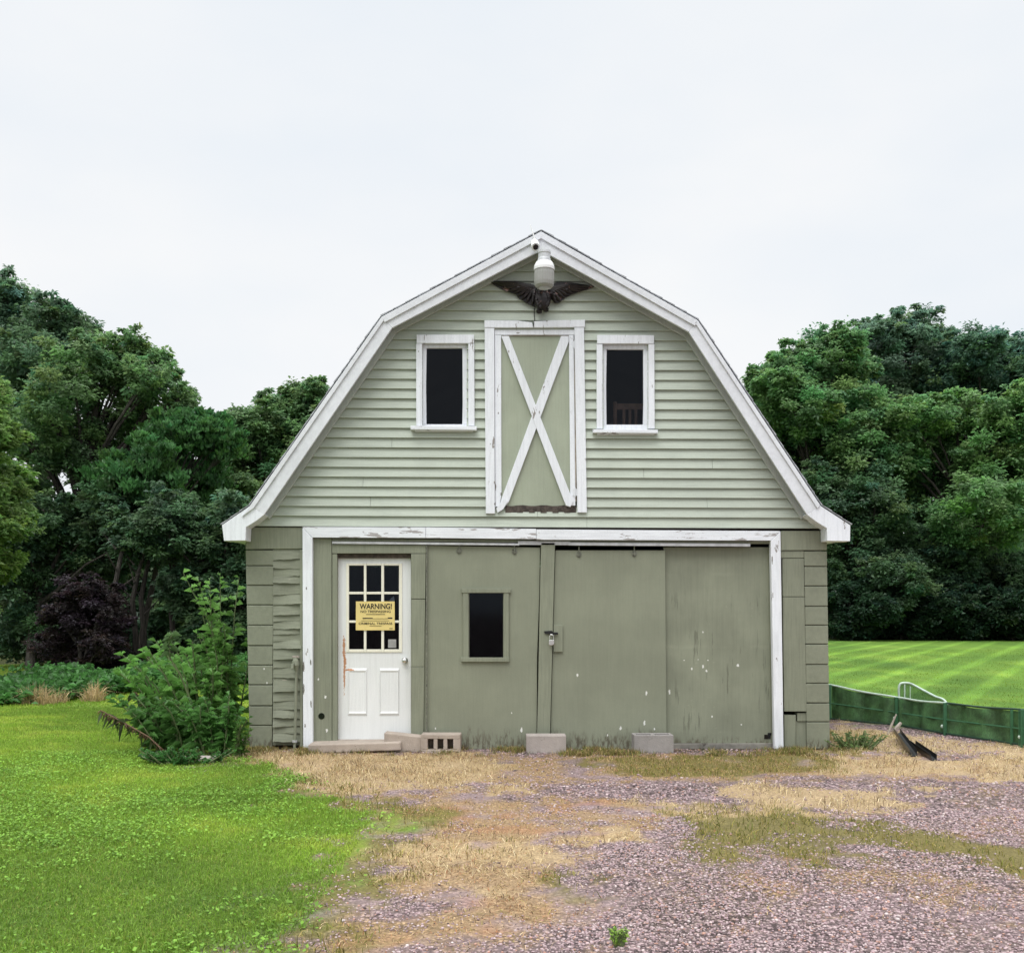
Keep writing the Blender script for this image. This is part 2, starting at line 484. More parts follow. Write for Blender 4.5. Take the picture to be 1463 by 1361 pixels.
sid.build('siding', M['siding'], barn, bevel=.0015)
sh = MB()
lv = sorted(set([ZB - .02] + [h[2] for h in HOLES] + [h[3] for h in HOLES] + [ip[1][1], ip[2][1], ip[4][1], ip[5][1], ZT]))
lv = [v for v in lv if ZB - .021 <= v <= ZT]
for a, b in zip(lv, lv[1:]):
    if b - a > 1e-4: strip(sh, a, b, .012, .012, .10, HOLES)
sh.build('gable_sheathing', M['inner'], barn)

# roof: courses of shingles on every slope, from rake to back
rf = MB()
def courses(a, b, expo):
    (xa, za), (xb, zb) = a, b        # a is the lower end
    d = Vector((xb - xa, 0, zb - za)); L = d.length; d.normalize()
    nrm = Vector((-d.z, 0, d.x))
    if nrm.z < 0: nrm = -nrm
    k = max(1, round(L / expo)); e = L / k
    for i in range(k):
        p0 = Vector((xa, 0, za)) + d * (e * i); p1 = Vector((xa, 0, za)) + d * min(L, e * (i + 1) + .02)
        yo = -.235 + random.uniform(-.006, .006)
        t0 = .013 + random.uniform(-.002, .003); t1 = .006
        q = [p0 + nrm * .002, p1 + nrm * .002, p1 + nrm * t1, p0 + nrm * t0]
        q = [Vector((v.x, yo, v.z)) for v in q]
        rf.prism(q, [Vector((v.x, DEPTH + .2, v.z)) for v in q])
for a, b in ((0, 1), (1, 2), (2, 3)):
    courses(rp[a], rp[b], .14)
for a, b in ((6, 5), (5, 4), (4, 3)):
    courses(rp[a], rp[b], .14)
rf.build('roof', M['shingle'], barn)
dk = MB()   # roof deck under the shingles (soffit seen under the rake)
for a, b in zip(range(6), range(1, 7)):
    (xa, za), (xb, zb) = rp[a], rp[b]
    d = Vector((xb - xa, 0, zb - za)).normalized(); nn = Vector((d.z, 0, -d.x)); nn = nn if nn.z < 0 else -nn
    q = [Vector((xa, 0, za)), Vector((xb, 0, zb)), Vector((xb, 0, zb)) + nn * .05, Vector((xa, 0, za)) + nn * .05]
    q = [Vector((v.x, OH + .003, v.z)) for v in q]
    dk.prism(q, [Vector((v.x, DEPTH + .18, v.z)) for v in q])
dk.build('roof_deck', M['soffit'], barn)
# rake boards, moulding, eave returns
for name, pts in (('rake_board', [(357.6, 722), (545, 453), (560, 468.5), (377.5, 735)]), ('rake_board', [(545, 453), (773, 331), (773, 357.5), (560, 468.5)]),
                  ('rake_board', [(773, 331), (997, 458), (984, 474), (773, 357.5)]), ('rake_board', [(997, 458), (1172, 722), (1153, 735), (984, 474)])):
    b = MB(); b.slab(pts, -.232, OH); b.build(name, M['rake'], barn, bevel=.004)
b = MB()
for pts in ([(345, 738), (357.6, 721.5), (545, 452.5), (549, 456.5), (362, 726)], [(545, 452.5), (773, 330.5), (773, 340.5), (549.5, 460.5)], [(773, 330.5), (997, 457.5), (993, 465.5), (773, 340.5)], [(997, 457.5), (1172, 721.5), (1168, 726), (993, 461)]):
    b.slab(pts, -.250, -.2325)
b.build('rake_moulding', M['rake'], barn, bevel=.003)
for pts in ([(317, 750), (357.6, 722), (377.5, 735), (366, 744), (351.5, 753), (350.5, 772), (320, 772.5)], [(1215, 750), (1172, 722), (1153, 735), (1166, 745), (1181.5, 754.5), (1182, 772.5), (1214.5, 773)]):
    b = MB(); b.slab(pts, -.232, -.02)
    b.build('eave_return', M['white'], barn, bevel=.004)
for x0, x1 in ((320, 349.5), (1182.5, 1214.5)):
    b = MB(); b.slab([(x0, 753), (x1, 753), (x1, 771), (x0, 771)], -.018, DEPTH + .1)
    b.build('eave_box', M['white'], barn)
# frieze under the rake (thin grey strip against the siding, standing in for the overhang's shadow)
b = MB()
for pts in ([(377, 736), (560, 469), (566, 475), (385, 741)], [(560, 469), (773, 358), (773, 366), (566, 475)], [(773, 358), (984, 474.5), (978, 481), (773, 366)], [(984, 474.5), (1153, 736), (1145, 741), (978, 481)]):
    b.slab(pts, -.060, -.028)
b.build('shadow_frieze', M['soffit'], barn, bevel=.003)

# side and back walls of block
def block_wall(mb, x0, x1, y0, y1, z0, z1, axis, bl=.40, bh=.207):
    k = 0; zz = z0
    while zz < z1 - .01:
        zt = min(zz + bh, z1)
        lo, hi = (y0, y1) if axis == 'y' else (x0, x1)
        s_ = lo - (bl / 2 if k % 2 else 0)
        while s_ < hi - .005:
            a, c2 = max(s_, lo), min(s_ + bl, hi)
            if axis == 'y': mb.box(x0, x1, a + .002, c2 - .002, zz + .002, zt - .003)
            else: mb.box(a + .002, c2 - .002, y0, y1, zz + .002, zt - .003)
            s_ += bl
        zz += bh; k += 1
XL, XR = WX(353), WX(1183)
ZW = WZ(770)
b = MB(); block_wall(b, XL, XL + .19, .22, DEPTH, -.1, ZW, 'y'); b.box(XL + .004, XL + .185, .22, DEPTH, -.1, ZW - .004); b.build('side_wall', M['olive_block'], barn, bevel=.004)
b = MB(); block_wall(b, XR - .19, XR, .22, DEPTH, -.1, ZW, 'y'); b.box(XR - .185, XR - .004, .22, DEPTH, -.1, ZW - .004); b.build('side_wall', M['olive_block'], barn, bevel=.004)
b = MB(); b.box(XL + .2, XR - .2, DEPTH - .2, DEPTH, -.1, ZW)
b.prism([Vector((x, DEPTH - .1, zz)) for x, zz in ip], [Vector((x, DEPTH, zz)) for x, zz in ip]); b.build('back_wall', M['olive_block'], barn)
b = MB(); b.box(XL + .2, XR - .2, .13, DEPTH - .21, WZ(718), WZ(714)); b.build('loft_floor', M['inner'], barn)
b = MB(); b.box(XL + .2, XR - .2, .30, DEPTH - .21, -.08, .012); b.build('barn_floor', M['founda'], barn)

# front piers: block corners, boards
def pier(name, cols, rows, y0=.0):
    b = MB()
    (lt, rt), (lb, rb), top, bot = cols[0], cols[1], rows[0], rows[-1]
    def xat(py):
        t = (py - top) / (bot - top)
        return lt + (lb - lt) * t, rt + (rb - rt) * t
    for a, c2 in zip(rows, rows[1:]):
        l0, r0 = xat(a); l1, r1 = xat(c2)
        j = random.uniform(-.004, .004)
        b.slab([(l0, a + .75), (r0, a + .75), (r1, c2 - .75), (l1, c2 - .75)], y0 + j, .2)
    l0, r0 = xat(top); l1, r1 = xat(bot)
    b.slab([(l0 + .6, top + 1), (r0 - .6, top + 1), (r1 - .6, bot + 8), (l1 + .6, bot + 8)], y0 + .022, .21)
    return b.build(name, M['olive_block'], barn, bevel=.006)
pier('block_pier', [(350.8, 391), (356.5, 388.5)], [785, 808, 836, 864, 893, 922, 950, 978, 1008, 1036, 1068])
pier('block_pier', [(1149, 1181.5), (1153, 1186)], [786.5, 809, 837, 866, 893, 920, 949, 976, 1004, 1031, 1070])
b = MB(); b.slab([(350.5, 753), (432, 753), (432, 783.5), (350.8, 784.3)], -.012, .13); b.build('frieze_panel', M['olive'], barn, bevel=.004)
b = MB(); b.slab([(1116, 758), (1181, 758), (1181.5, 785.5), (1116, 786)], -.012, .13); b.build('frieze_panel', M['olive'], barn, bevel=.004)
# curling shakes between the left pier and the white post
b = MB()
rows = [784.8, 798, 811, 822, 832, 848, 862, 877, 886, 897, 905, 914, 925, 940, 952, 967, 986, 1000, 1012, 1024, 1036, 1046, 1058]
nx = 9
for i, (a, c2) in enumerate(zip(rows, rows[1:])):
    tw = random.uniform(-2.2, 2.2); curl = random.uniform(.014, .034)
    up, lo = [], []
    for k in range(nx):
        px = 390.3 + (431 - 390.3) * k / (nx - 1)
        u = k / (nx - 1) - .5
        py = c2 + tw * u + random.uniform(-.45, .45)
        up.append(P(px, a - 3, 0)); pl = P(px, py + 1, 0)
        lo.append((pl, .012 - curl * (1 + .35 * math.sin(i * 2.1 + k * .5))))
    for k in range(nx - 1):
        f = [Vector((lo[k][0].x, lo[k][1], lo[k][0].z)), Vector((lo[k + 1][0].x, lo[k + 1][1], lo[k + 1][0].z)), Vector((up[k + 1].x, .010, up[k + 1].z)), Vector((up[k].x, .010, up[k].z))]
        b.prism(f, [Vector((v.x, v.y + .009, v.z)) for v in f])
b.rect(389.5, 785, 432, 1064, .021, .14)
b.build('curled_shakes', M['olive_shake'], barn)
b = MB(); b.rect(428.6, 785, 432.2, 1066, -.02, .02); b.build('corner_strip', M['olive'], barn)
# boards right of the right post
b = MB()
b.slab([(1116, 786.6), (1148.6, 786.6), (1148.6, 797), (1116, 797)], .0, .13)
b.slab([(1118, 797.8), (1148.6, 797.8), (1149.5, 852), (1118.4, 852)], -.004, .13)
b.slab([(1118.4, 852.7), (1149.5, 852.7), (1152.5, 1016), (1120.5, 1016)], -.002, .13)
b.slab([(1120.5, 1021), (1137, 1021), (1137, 1069), (1121, 1069)], .012, .13)
b.slab([(1139, 1018), (1153, 1018), (1153, 1030), (1139, 1030)], .02, .13)
b.slab([(1137, 1030), (1153, 1030), (1153, 1069), (1137, 1069)], .034, .13)
b.build('wall_boards', M['olive'], barn, bevel=.004)
# white header beam and posts
b = MB(); b.slab([(432, 752.5), (608, 753), (608, 768.3), (446.5, 767.5), (432, 753.2)], -.05, .02)
b.slab([(608.5, 753), (766, 755.2), (766, 769.8), (608.5, 768.3)], -.048, .02)
b.slab([(766.4, 756), (1115, 758.4), (1101.5, 772), (766.4, 770.8)], -.052, .02)
b.build('header_beam', M['white_h'], barn, bevel=.005)
b = MB(); b.slab([(432, 753.8), (446.3, 768), (446.8, 1067), (433, 1071)], -.055, .02); b.build('post', M['white'], barn, bevel=.005)
b = MB(); b.slab([(1101.3, 772.6), (1115.3, 759), (1119.7, 1070), (1106.7, 1070)], -.055, .02); b.build('post', M['white'], barn, bevel=.005)
# olive board with the round vent hole (hole built as a dark recessed cap)
b = MB(); b.slab([(447, 768.8), (473.6, 769.3), (474, 1061), (447.2, 1061)], -.004, .12); b.build('door_side_board', M['olive'], barn, bevel=.004)
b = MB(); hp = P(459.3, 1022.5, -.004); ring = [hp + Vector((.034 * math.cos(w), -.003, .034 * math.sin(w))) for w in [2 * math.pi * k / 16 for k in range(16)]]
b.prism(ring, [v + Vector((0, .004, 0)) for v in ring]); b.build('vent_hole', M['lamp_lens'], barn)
# over the doors: backing, track rails
b = MB(); b.slab([(474.5, 769.5), (1101, 773), (1101, 776.5), (474.5, 773)], .012, .10); b.build('lintel', M['olive'], barn)
b = MB(); b.slab([(474.5, 773.2), (742, 776), (742, 779.0), (474.5, 776.6)], -.022, .005)
b.slab([(740, 772.6), (815, 773.4), (815, 778.6), (740, 778.0)], -.012, .005)
b.slab([(812, 774.4), (1072, 776.4), (1072, 780.6), (812, 778.8)], -.024, .005)
b.build('door_track', M['galv'], barn, bevel=.002)
b = MB(); b.slab([(474.5, 777.4), (608.6, 778.6), (608.6, 790.3), (474.5, 790.3)], .0, .10); b.build('door_head', M['olive'], barn, bevel=.003)
b = MB(); b.rect(474.6, 791, 481.6, 1060, .006, .12); b.build('door_jamb', M['olive'], barn, bevel=.003)
b = MB(); b.slab([(587.3, 791), (608.3, 791), (607.5, 855), (587.3, 855)], -.006, .12)
b.slab([(587.3, 855.8), (607.5, 855.8), (606, 952), (587.3, 952)], -.002, .12)
b.slab([(587.3, 952.6), (606, 952.6), (605, 1052), (587.3, 1052)], -.004, .12)
b.build('door_jamb', M['olive'], barn, bevel=.003)
b = MB(); b.rect(482, 791, 587, 797, .045, .12); b.build('door_stop', M['wood_dark'], barn)

# ---- entry door
ent = MB(); y0 = .075
for r in ((482, 792.5, 494.5, 1056), (574.5, 792.5, 587, 1056), (494.5, 792.5, 574.5, 804.5), (494.5, 931.5, 574.5, 1056)):
    ent.rect(*r, y0, y0 + .04)
entry = ent.build('entry_door', M['entry'], barn); tag(entry, 'white panelled entry door with nine panes and a rust stain')
b = MB()
for x0, x1 in ((494.5, 498.4), (519.8, 523.3), (544.7, 548.5), (570, 574.5)): b.rect(x0, 804.5, x1, 931.5, y0 - .010, y0 + .03)
for ya, yb in ((804.5, 807.5), (845.2, 848.6), (886, 889.3), (927.3, 931.5)):
    for x0, x1 in ((498.6, 519.6), (523.5, 544.5), (548.7, 569.8)): b.rect(x0, ya, x1, yb, y0 - .009, y0 + .03)
b.build('muntins', M['lite'], entry, bevel=.003)
b = MB(); b.rect(497, 806, 572, 929, y0 + .012, y0 + .018); b.build('glass_panes', M['glass'], entry)
for x0, x1 in ((497, 524.5), (542, 570.5)):
    b = MB()
    q = [P(x0, 1022, y0 - .001), P(x1, 1022, y0 - .001), P(x1, 954, y0 - .001), P(x0, 954, y0 - .001)]
    cpt = sum(q, Vector()) / 4
    q2 = [cpt + (v - cpt) * .90 + Vector((0, -.011, 0)) for v in q]
    q3 = [cpt + (v - cpt) * .82 + Vector((0, -.004, 0)) for v in q]
    b.add(q + q2 + q3, [(0, 1, 5, 4), (1, 2, 6, 5), (2, 3, 7, 6), (3, 0, 4, 7), (4, 5, 9, 8), (5, 6, 10, 9), (6, 7, 11, 10), (7, 4, 8, 11), (8, 9, 10, 11)])
    b.build('door_panel', M['entry'], entry)
kp = P(578.4, 943, y0)
b = MB(); b.tube([kp, kp + Vector((0, -.012, 0))], .034, 16); b.tube([kp + Vector((0, -.012, 0)), kp + Vector((0, -.03, 0))], .013, 10); b.blob(kp + Vector((0, -.045, 0)), (.030, .024, .030), 14, 9)
b.build('knob', M['chrome'], entry, smooth=True)
b = MB(); b.rect(554.5, 913, 566, 925, y0 + .004, y0 + .008); b.build('sticker', M['sticker'], entry)
b = MB(); b.slab([(556, 857), (562.5, 851), (564, 857), (562, 864), (559, 864)], y0 + .02, y0 + .026); b.build('pane_glare', M['plastic_white'], entry)  # white plate put in as the glare shape on the glass
b = MB(); b.rect(481.8, 1056.5, 587, 1061, .02, .13); b.build('door_sill', M['wood_grey'], barn, bevel=.003)

# ---- sliding doors
def slider(name, pts, y0, mat, hole=None, label=None):
    b = MB()
    if hole:
        (x0, ya, x1, yb) = hole
        tl, tr, br, bl = pts
        b.slab([tl, tr, (tr[0] + (br[0] - tr[0]) * .2, ya), (tl[0] + (bl[0] - tl[0]) * .2, ya)], y0, y0 + .045)
        b.slab([(bl[0] + .4, yb), (br[0] + .8, yb), br, bl], y0, y0 + .045)
        b.slab([(tl[0] + (bl[0] - tl[0]) * .2, ya), (x0, ya), (x0, yb), (bl[0] + .4, yb)], y0, y0 + .045)
        b.slab([(x1, ya), (tr[0] + (br[0] - tr[0]) * .2, ya), (br[0] + .8, yb), (x1, yb)], y0, y0 + .045)
    else:
        b.slab(pts, y0, y0 + .045)
    o = b.build(name, mat, barn)
    return tag(o, label) if label else o
s1 = slider('sliding_door', [(609.8, 779.2), (771.5, 782), (766.5, 1074), (605.6, 1074)], .018, M['door1'], (669, 847, 720, 939), 'olive sliding door with a small dark window')
b = MB(); b.rect(661.5, 846, 669.3, 939.5, -.004, .02); b.rect(719.7, 846, 727, 939.5, -.004, .02); b.rect(659.5, 840.5, 729.5, 846.6, -.010, .02); b.rect(658.5, 939, 727.5, 945, -.012, .02)
b.rect(668, 846, 670.4, 940, .020, .05); b.rect(718.8, 846, 721, 940, .020, .05)
b.build('window_frame', M['olive'], s1, bevel=.003)
b = MB(); b.rect(667, 845, 722, 941, .048, .052); b.build('window_pane', M['glass'], s1)
s2 = slider('sliding_door', [(793.5, 786), (950, 786), (952.3, 1074), (786, 1074)], .024, M['door2'], None, 'olive sliding door with white paint chips near its foot')
def hanger(px, py, y0, par):
    p = P(px, py + 1, y0)
    b = MB(); ring = [p + Vector((.030 * math.cos(w), -.006, .030 * math.sin(w))) for w in [2 * math.pi * k / 14 for k in range(14)]]
    b.prism(ring, [v + Vector((0, .007, 0)) for v in ring])
    b.tube([p + Vector((0, -.014, -.02)), p + Vector((0, -.014, .085))], .007, 6)
    b.tube([p + Vector((0, -.003, .0)), p + Vector((0, -.018, 0))], .012, 8)
    b.build('hanger', M['olive_iron'], par)
M['olive_iron'] = simple('painted_iron', (.15, .155, .12), .6, .1, var=.35, sc=40, dark=(.04, .035, .03))
hanger(656, 786, .018, s1); hanger(735, 787, .018, s1); hanger(827, 791, .024, s2); hanger(906, 790, .024, s2)
b = MB(); b.rect(790.8, 893, 804, 931, .0, .03); b.build('hasp_block', M['olive'], s2, bevel=.003)
b = MB(); b.slab([(777, 901.5), (788, 900.5), (791, 903), (797, 903), (797.5, 906), (790, 906.5), (779, 905)], -.030, -.010); b.build('hasp', M['steel_dark'], s2, bevel=.002)
b = MB(); b.slab([(773, 775), (793, 775), (785.3, 1074), (766.9, 1074)], -.012, .05); b.build('centre_post', M['olive'], barn, bevel=.004)
b = MB(); b.rect(608.7, 779, 610.4, 1052, -.014, .0); b.build('door_guide', M['olive_iron'], barn)
b = MB(); b.slab([(948, 781.5), (1101, 781.5), (1104.5, 1061), (950, 1061)], .075, .11); f3 = b.build('fixed_panel', M['panel3'], barn); tag(f3, 'scraped and chipped olive panel')
b = MB(); b.slab([(1098.6, 781.5), (1101, 781.5), (1106.3, 1062), (1103.6, 1062)], .03, .074); b.build('panel_stop', M['olive'], barn)
b = MB(); b.slab([(951, 1062), (1107, 1061.5), (1108, 1078), (951, 1078)], .05, .2)
b.rect(605, 1070, 952, 1078, .075, .2)
b.build('foundation', M['founda'], barn, bevel=.006)
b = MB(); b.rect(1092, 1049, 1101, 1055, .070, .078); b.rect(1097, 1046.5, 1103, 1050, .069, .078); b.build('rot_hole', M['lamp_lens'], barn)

# ---- loft door with surround
ld = MB(); ld.slab([(714, 478), (815, 478), (816, 724), (716, 724)], -.012, .02)
loft = ld.build('loft_door', M['loft_green'], barn); tag(loft, 'sage loft door with white X brace')
b = MB(); b.slab([(706.8, 471), (824, 471), (824, 478.3), (706.8, 478.3)], -.034, .0); b.slab([(706.8, 478.7), (716, 478.7), (716.5, 706), (714, 722), (707.6, 724)], -.034, .0); b.slab([(812.8, 478.7), (819.6, 478.7), (822, 722), (815, 722)], -.034, .0)
b.build('stile', M['white'], loft, bevel=.003)
b = MB(); b.slab([(716.3, 480), (727, 480), (819, 716), (815, 724), (808.5, 722)], -.050, -.013); b.build('brace', M['white'], loft, bevel=.003)
b = MB(); b.slab([(802, 480), (812.5, 480), (811.5, 487), (775.5, 570.5), (764.5, 592), (727.5, 716), (715, 724), (717.5, 714)], -.046, -.0135)
b2 = MB(); b2.slab([(801.5, 480), (812.5, 480), (812.5, 488), (727, 716.5), (720.5, 724), (714, 722), (716.5, 712)], -.045, -.0135); b2.build('brace', M['white'], loft, bevel=.003)
b = MB(); b.slab([(709, 726), (716, 716), (721, 712), (725, 716), (719, 727), (711, 732)], -.052, -.030); b.build('split_end', M['white'], loft)
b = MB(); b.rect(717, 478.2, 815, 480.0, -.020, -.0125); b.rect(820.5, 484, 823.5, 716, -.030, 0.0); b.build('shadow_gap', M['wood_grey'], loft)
for py in (492, 703):
    b = MB(); b.rect(818.5, py - 5, 824.5, py + 5, -.040, -.034); p = P(821.5, py, -.042); b.tube([p + Vector((0, 0, -.05)), p + Vector((0, 0, .05))], .007, 8); b.build('hinge', M['rake'], loft)
b = MB()
k = 12
for i in range(k):
    x0 = 722 + 101 * i / k; x1 = 722 + 101 * (i + 1) / k - .4
    b.slab([(x0, 722 + .8 * math.sin(i * 1.7)), (x1 + .4, 722 + .8 * math.sin(i * 1.7 + 1.7)), (x1 + .4, 732.4), (x0, 732.4)], -.020 + .004 * math.sin(i * 2.9), .01)
b.build('rotten_sill', M['wood_dark'], barn)
b = MB(); b.slab([(692, 457.5), (740, 458), (760, 460.5), (762, 468), (692, 468)], -.058, -.02); b.slab([(762.6, 459), (790, 457.5), (836, 456.8), (836, 467.3), (762.6, 468)], -.056, -.02)
b.slab([(692.3, 468.3), (706.3, 468.3), (707, 733.5), (694, 733.5)], -.052, -.02); b.slab([(820.6, 467.8), (834.5, 467.8), (838.5, 732), (825, 732)], -.052, -.02)
b.build('loft_door_surround', M['white'], barn, bevel=.004)
# ---- loft windows
def loft_window(x0, y0, x1, y1, pane, sill):
    o0 = MB(); w = 8.5
    o0.rect(x0 + .6, y0, x1 - .4, y0 + 12.3, -.060, -.015)
    o0.slab([(x0, y0 + 12.7), (x0 + w, y0 + 12.7), (x0 + w, y1 - 4), (x0, y1 - 4)], -.054, -.015); o0.slab([(x1 - w, y0 + 12.7), (x1, y0 + 12.7), (x1 + .5, y1 - 4), (x1 - w, y1 - 4)], -.054, -.015)
    win = o0.build('window', M['white'], barn, bevel=.004)
    s_ = MB(); a, b_, c_, d_ = sill; s_.slab([(a, b_), (c_, b_ + .8), (c_, d_ + .8), (a, d_)], -.085, -.01); s_.rect(a + 6, d_, c_ - 5, d_ + 3, -.050, -.02)
    s_.build('sill', M['white_h'], win, bevel=.004)
    f = MB(); p0, q0, p1, q1 = pane
    f.rect(x0 + w, y0 + 12.7, x1 - w, q0, -.004, .05); f.rect(x0 + w, q1, x1 - w, y1 - 1, -.004, .05)
    f.slab([(x0 + w, q0), (p0 + .8, q0), (p0, (q0 + q1) / 2), (p0 + .6, q1), (x0 + w, q1)], -.006, .05); f.slab([(p1 - .4, q0), (x1 - w, q0), (x1 - w, q1), (p1 - .6, q1), (p1, q1 - 30)], -.006, .05)
    f.build('sash', M['white'], win, bevel=.004)
    g = MB(); g.rect(p0 - 2, q0 - 2, p1 + 2, q1 + 2, .03, .034); g.build('pane', M['glass'], win)
    return win
loft_window(594.5, 478, 677.5, 612, (608.5, 497, 661, 606), (586.5, 608, 681, 613.5))
loft_window(852.5, 478.5, 935, 616, (866, 499, 919.5, 606.5), (847, 613, 940, 618))
# caulked cable running up from the header
b = MB(); q = [P(762, 467, -.062), P(762.5, 462, -.062), P(764, 457, -.034), P(763.2, 450, -.030), P(763.5, 440, -.030)]
b.tube(q, .0045, 5); b.build('cable', M['steel_dark'], barn)

# ------------------------------------------------------------------ fixtures on the barn
LB = P(777, 367, -.42)
lamp = thing('security_lamp', 'white dusk-to-dawn lamp with ribbed globe under the roof peak', 'lamp', tuple(LB))
c0 = P(777.5, 380, -.42); k = (D - .42) / F
b = MB(LB); b.lathe(c0, [(14.6 * k, -6.4 * k), (14.8 * k, -2.5 * k), (13.9 * k, 1 * k), (11.6 * k, 5.2 * k), (9.6 * k, 6.2 * k)], 28); b.build('hood', M['plastic_white'], lamp, bevel=.003)
b = MB(LB); b.lathe(c0, [(9.8 * k, 6.3 * k), (9.2 * k, 10 * k), (8.6 * k, 11 * k), (8.6 * k, 17 * k), (9.4 * k, 18 * k), (9.2 * k, 21 * k)], 20)
b.lathe(c0 + Vector((-3 * k, 0, 0)), [(2.2 * k, 20 * k), (2.2 * k, 22 * k)], 8); b.build('ballast_housing', M['galv'], lamp, smooth=False)
b = MB(LB); b.lathe(c0, [(13.6 * k, -6.6 * k), (14.0 * k, -12 * k), (13.9 * k, -23 * k), (13.0 * k, -28 * k), (10.5 * k, -31 * k)], 48, ribs=.03); b.build('globe', M['refractor'], lamp)
b = MB(LB); b.lathe(c0, [(8.2 * k, -31.2 * k), (8.0 * k, -32 * k)], 20); b.build('globe_base', M['galv'], lamp)
b = MB(LB); b.tube([c0 + Vector((0, 0, 18 * k)), c0 + Vector((0, .1, 18.5 * k)), P(777, 368, -.028)], .02, 10); b.build('arm', M['galv'], lamp)

cb = P(766, 350, -.26)
camera_o = thing('security_camera', 'small white camera with thin antenna on the rake board', 'camera', tuple(cb))
b = MB(cb); b.tube([P(763.5, 346, -.252), P(764.2, 348, -.30), P(765.5, 353, -.40)], [.034, .042, .042], 14); b.build('body', M['plastic_white'], camera_o)
b = MB(cb); b.tube([P(765.5, 353, -.401), P(765.6, 353.3, -.408)], .028, 14); b.build('lens', M['lamp_lens'], camera_o)
b = MB(cb); b.tube([P(764.5, 344, -.27), P(761, 332, -.27), P(757.5, 321, -.27)], [.008, .006, .003], 6); b.build('antenna', M['plastic_white'], camera_o)

eb = P(772, 425, -.03)
eagle = thing('eagle_plaque', 'dark bronze spread-winged eagle plaque on the gable below the lamp', 'plaque', tuple(eb))
def EZ(x, y): return (660 + x / 6.096, 310 + y / 6.096)
WL = [(245, 565), (350, 560), (450, 570), (600, 580), (640, 640), (640, 785), (560, 745), (490, 700), (470, 670), (370, 640), (300, 600)]
WRt = [(760, 600), (830, 565), (950, 570), (1050, 585), (1150, 605), (1080, 632), (960, 670), (900, 700), (850, 745), (805, 745), (770, 700)]
for pts, root_, tips in ((WL, (640, 610), [(250, 568), (300, 592), (345, 618), (395, 645), (450, 662), (480, 690), (520, 720), (560, 745), (610, 772)]), (WRt, (755, 620), [(1148, 606), (1100, 628), (1040, 645), (980, 664), (930, 685), (895, 705), (860, 738), (820, 745)])):
    b = MB(eb); b.slab([EZ(*p) for p in pts], -.050, -.030)
    for i, tp in enumerate(tips):
        a = P(*EZ(*root_), -.075); c2 = P(*EZ(tp[0], tp[1]), -.055); m1 = (a * .55 + c2 * .45) + Vector((0, -.012, .016)); 
        b.tube([a, m1, a * .18 + c2 * .82 + Vector((0, -.006, .004)), c2], [.020, .022, .017, .005], 6)
    for i in range(12):
        u, v = random.random(), random.random(); t2 = tips[random.randrange(len(tips))]
        q = P(*EZ(root_[0] + (t2[0] - root_[0]) * u * .55, root_[1] + (t2[1] - root_[1]) * u * .55), -.085); b.blob(q, (.022, .014, .014), 6, 4)
    b.build('wing', M['bronze'], eagle)
b = MB(eb); b.blob(P(*EZ(702, 715), -.085), (.088, .06, .115), 12, 8); b.blob(P(*EZ(690, 640), -.11), (.045, .045, .05), 10, 7)
b.tube([P(*EZ(690, 640), -.14), P(*EZ(672, 650), -.17), P(*EZ(668, 664), -.175)], [.022, .014, .003], 6)
for i in range(16):
    w = random.uniform(0, 6.28); b.blob(P(*EZ(702 + 55 * math.cos(w), 712 + 70 * math.sin(w)), -.13), (.018, .012, .018), 6, 4)
b.build('body', M['bronze'], eagle)
for px, py in ((672, 822), (730, 808)):
    b = MB(eb); c2 = P(*EZ(px, py), -.07)
    b.tube([P(*EZ(px * .7 + 700 * .3, 770), -.075), c2 + Vector((0, 0, .02))], [.026, .024], 6)
    b.blob(c2, (.030, .024, .026), 8, 6)
    for w in (-.6, 0, .6): b.tube([c2 + Vector((.012 * w, 0, .015)), c2 + Vector((.034 * w, -.02, 0)), c2 + Vector((.036 * w, -.012, -.024))], [.014, .012, .005], 6)
    b.build('claw', M['bronze'], eagle)

# warning sign (stands on the entry door glass)
sy = .055
sb = P(536.5, 879, sy)
b = MB(sb); b.slab([(508.5, 858.8), (563.8, 858.8), (564, 900), (508.3, 900)], sy, sy + .004)
sign = b.build('warning_sign', M['yellow'], None, loc=tuple(sb)); tag(sign, 'yellow no trespassing warning notice on the entry door panes', 'sign')
def text(body, px, py, w_px, h_px, par, parloc, bold=.0, name='lettering'):
    cu = bpy.data.curves.new(name, 'FONT'); cu.body = body; cu.align_x = 'CENTER'; cu.align_y = 'CENTER'; cu.size = 1; cu.extrude = 0.0; cu.offset = bold
    o = bpy.data.objects.new(name, cu); C.objects.link(o)
    bpy.context.view_layer.update()
    me = bpy.data.meshes.new_from_object(o.evaluated_get(bpy.context.evaluated_depsgraph_get()))
    bpy.data.objects.remove(o); 
    co = np.empty(len(me.vertices) * 3); me.vertices.foreach_get('co', co); co = co.reshape(-1, 3)
    lo, hi = co.min(0), co.max(0); cen = (lo + hi) / 2
    kk = (D + sy) / F
    c = P(px, py, sy - .0025) - parloc
    new = np.stack([(co[:, 0] - cen[0]) / (hi[0] - lo[0]) * w_px * kk + c.x, np.full(len(co), c.y), (co[:, 1] - cen[1]) / (hi[1] - lo[1]) * h_px * kk + c.z], 1)
    me.vertices.foreach_set('co', new.ravel()); me.update()
    me.materials.clear()
    return link(name, me, M['ink'], par)
text('WARNING!', 536.8, 865.8, 46, 7.8, sign, sb, .022)
text('NO TRESPASSING', 536.6, 873.2, 43, 3.5, sign, sb, .012)
text('CRIMINAL TRESPASS', 536.4, 890.3, 48, 3.3, sign, sb, .012)
b = MB(sb)
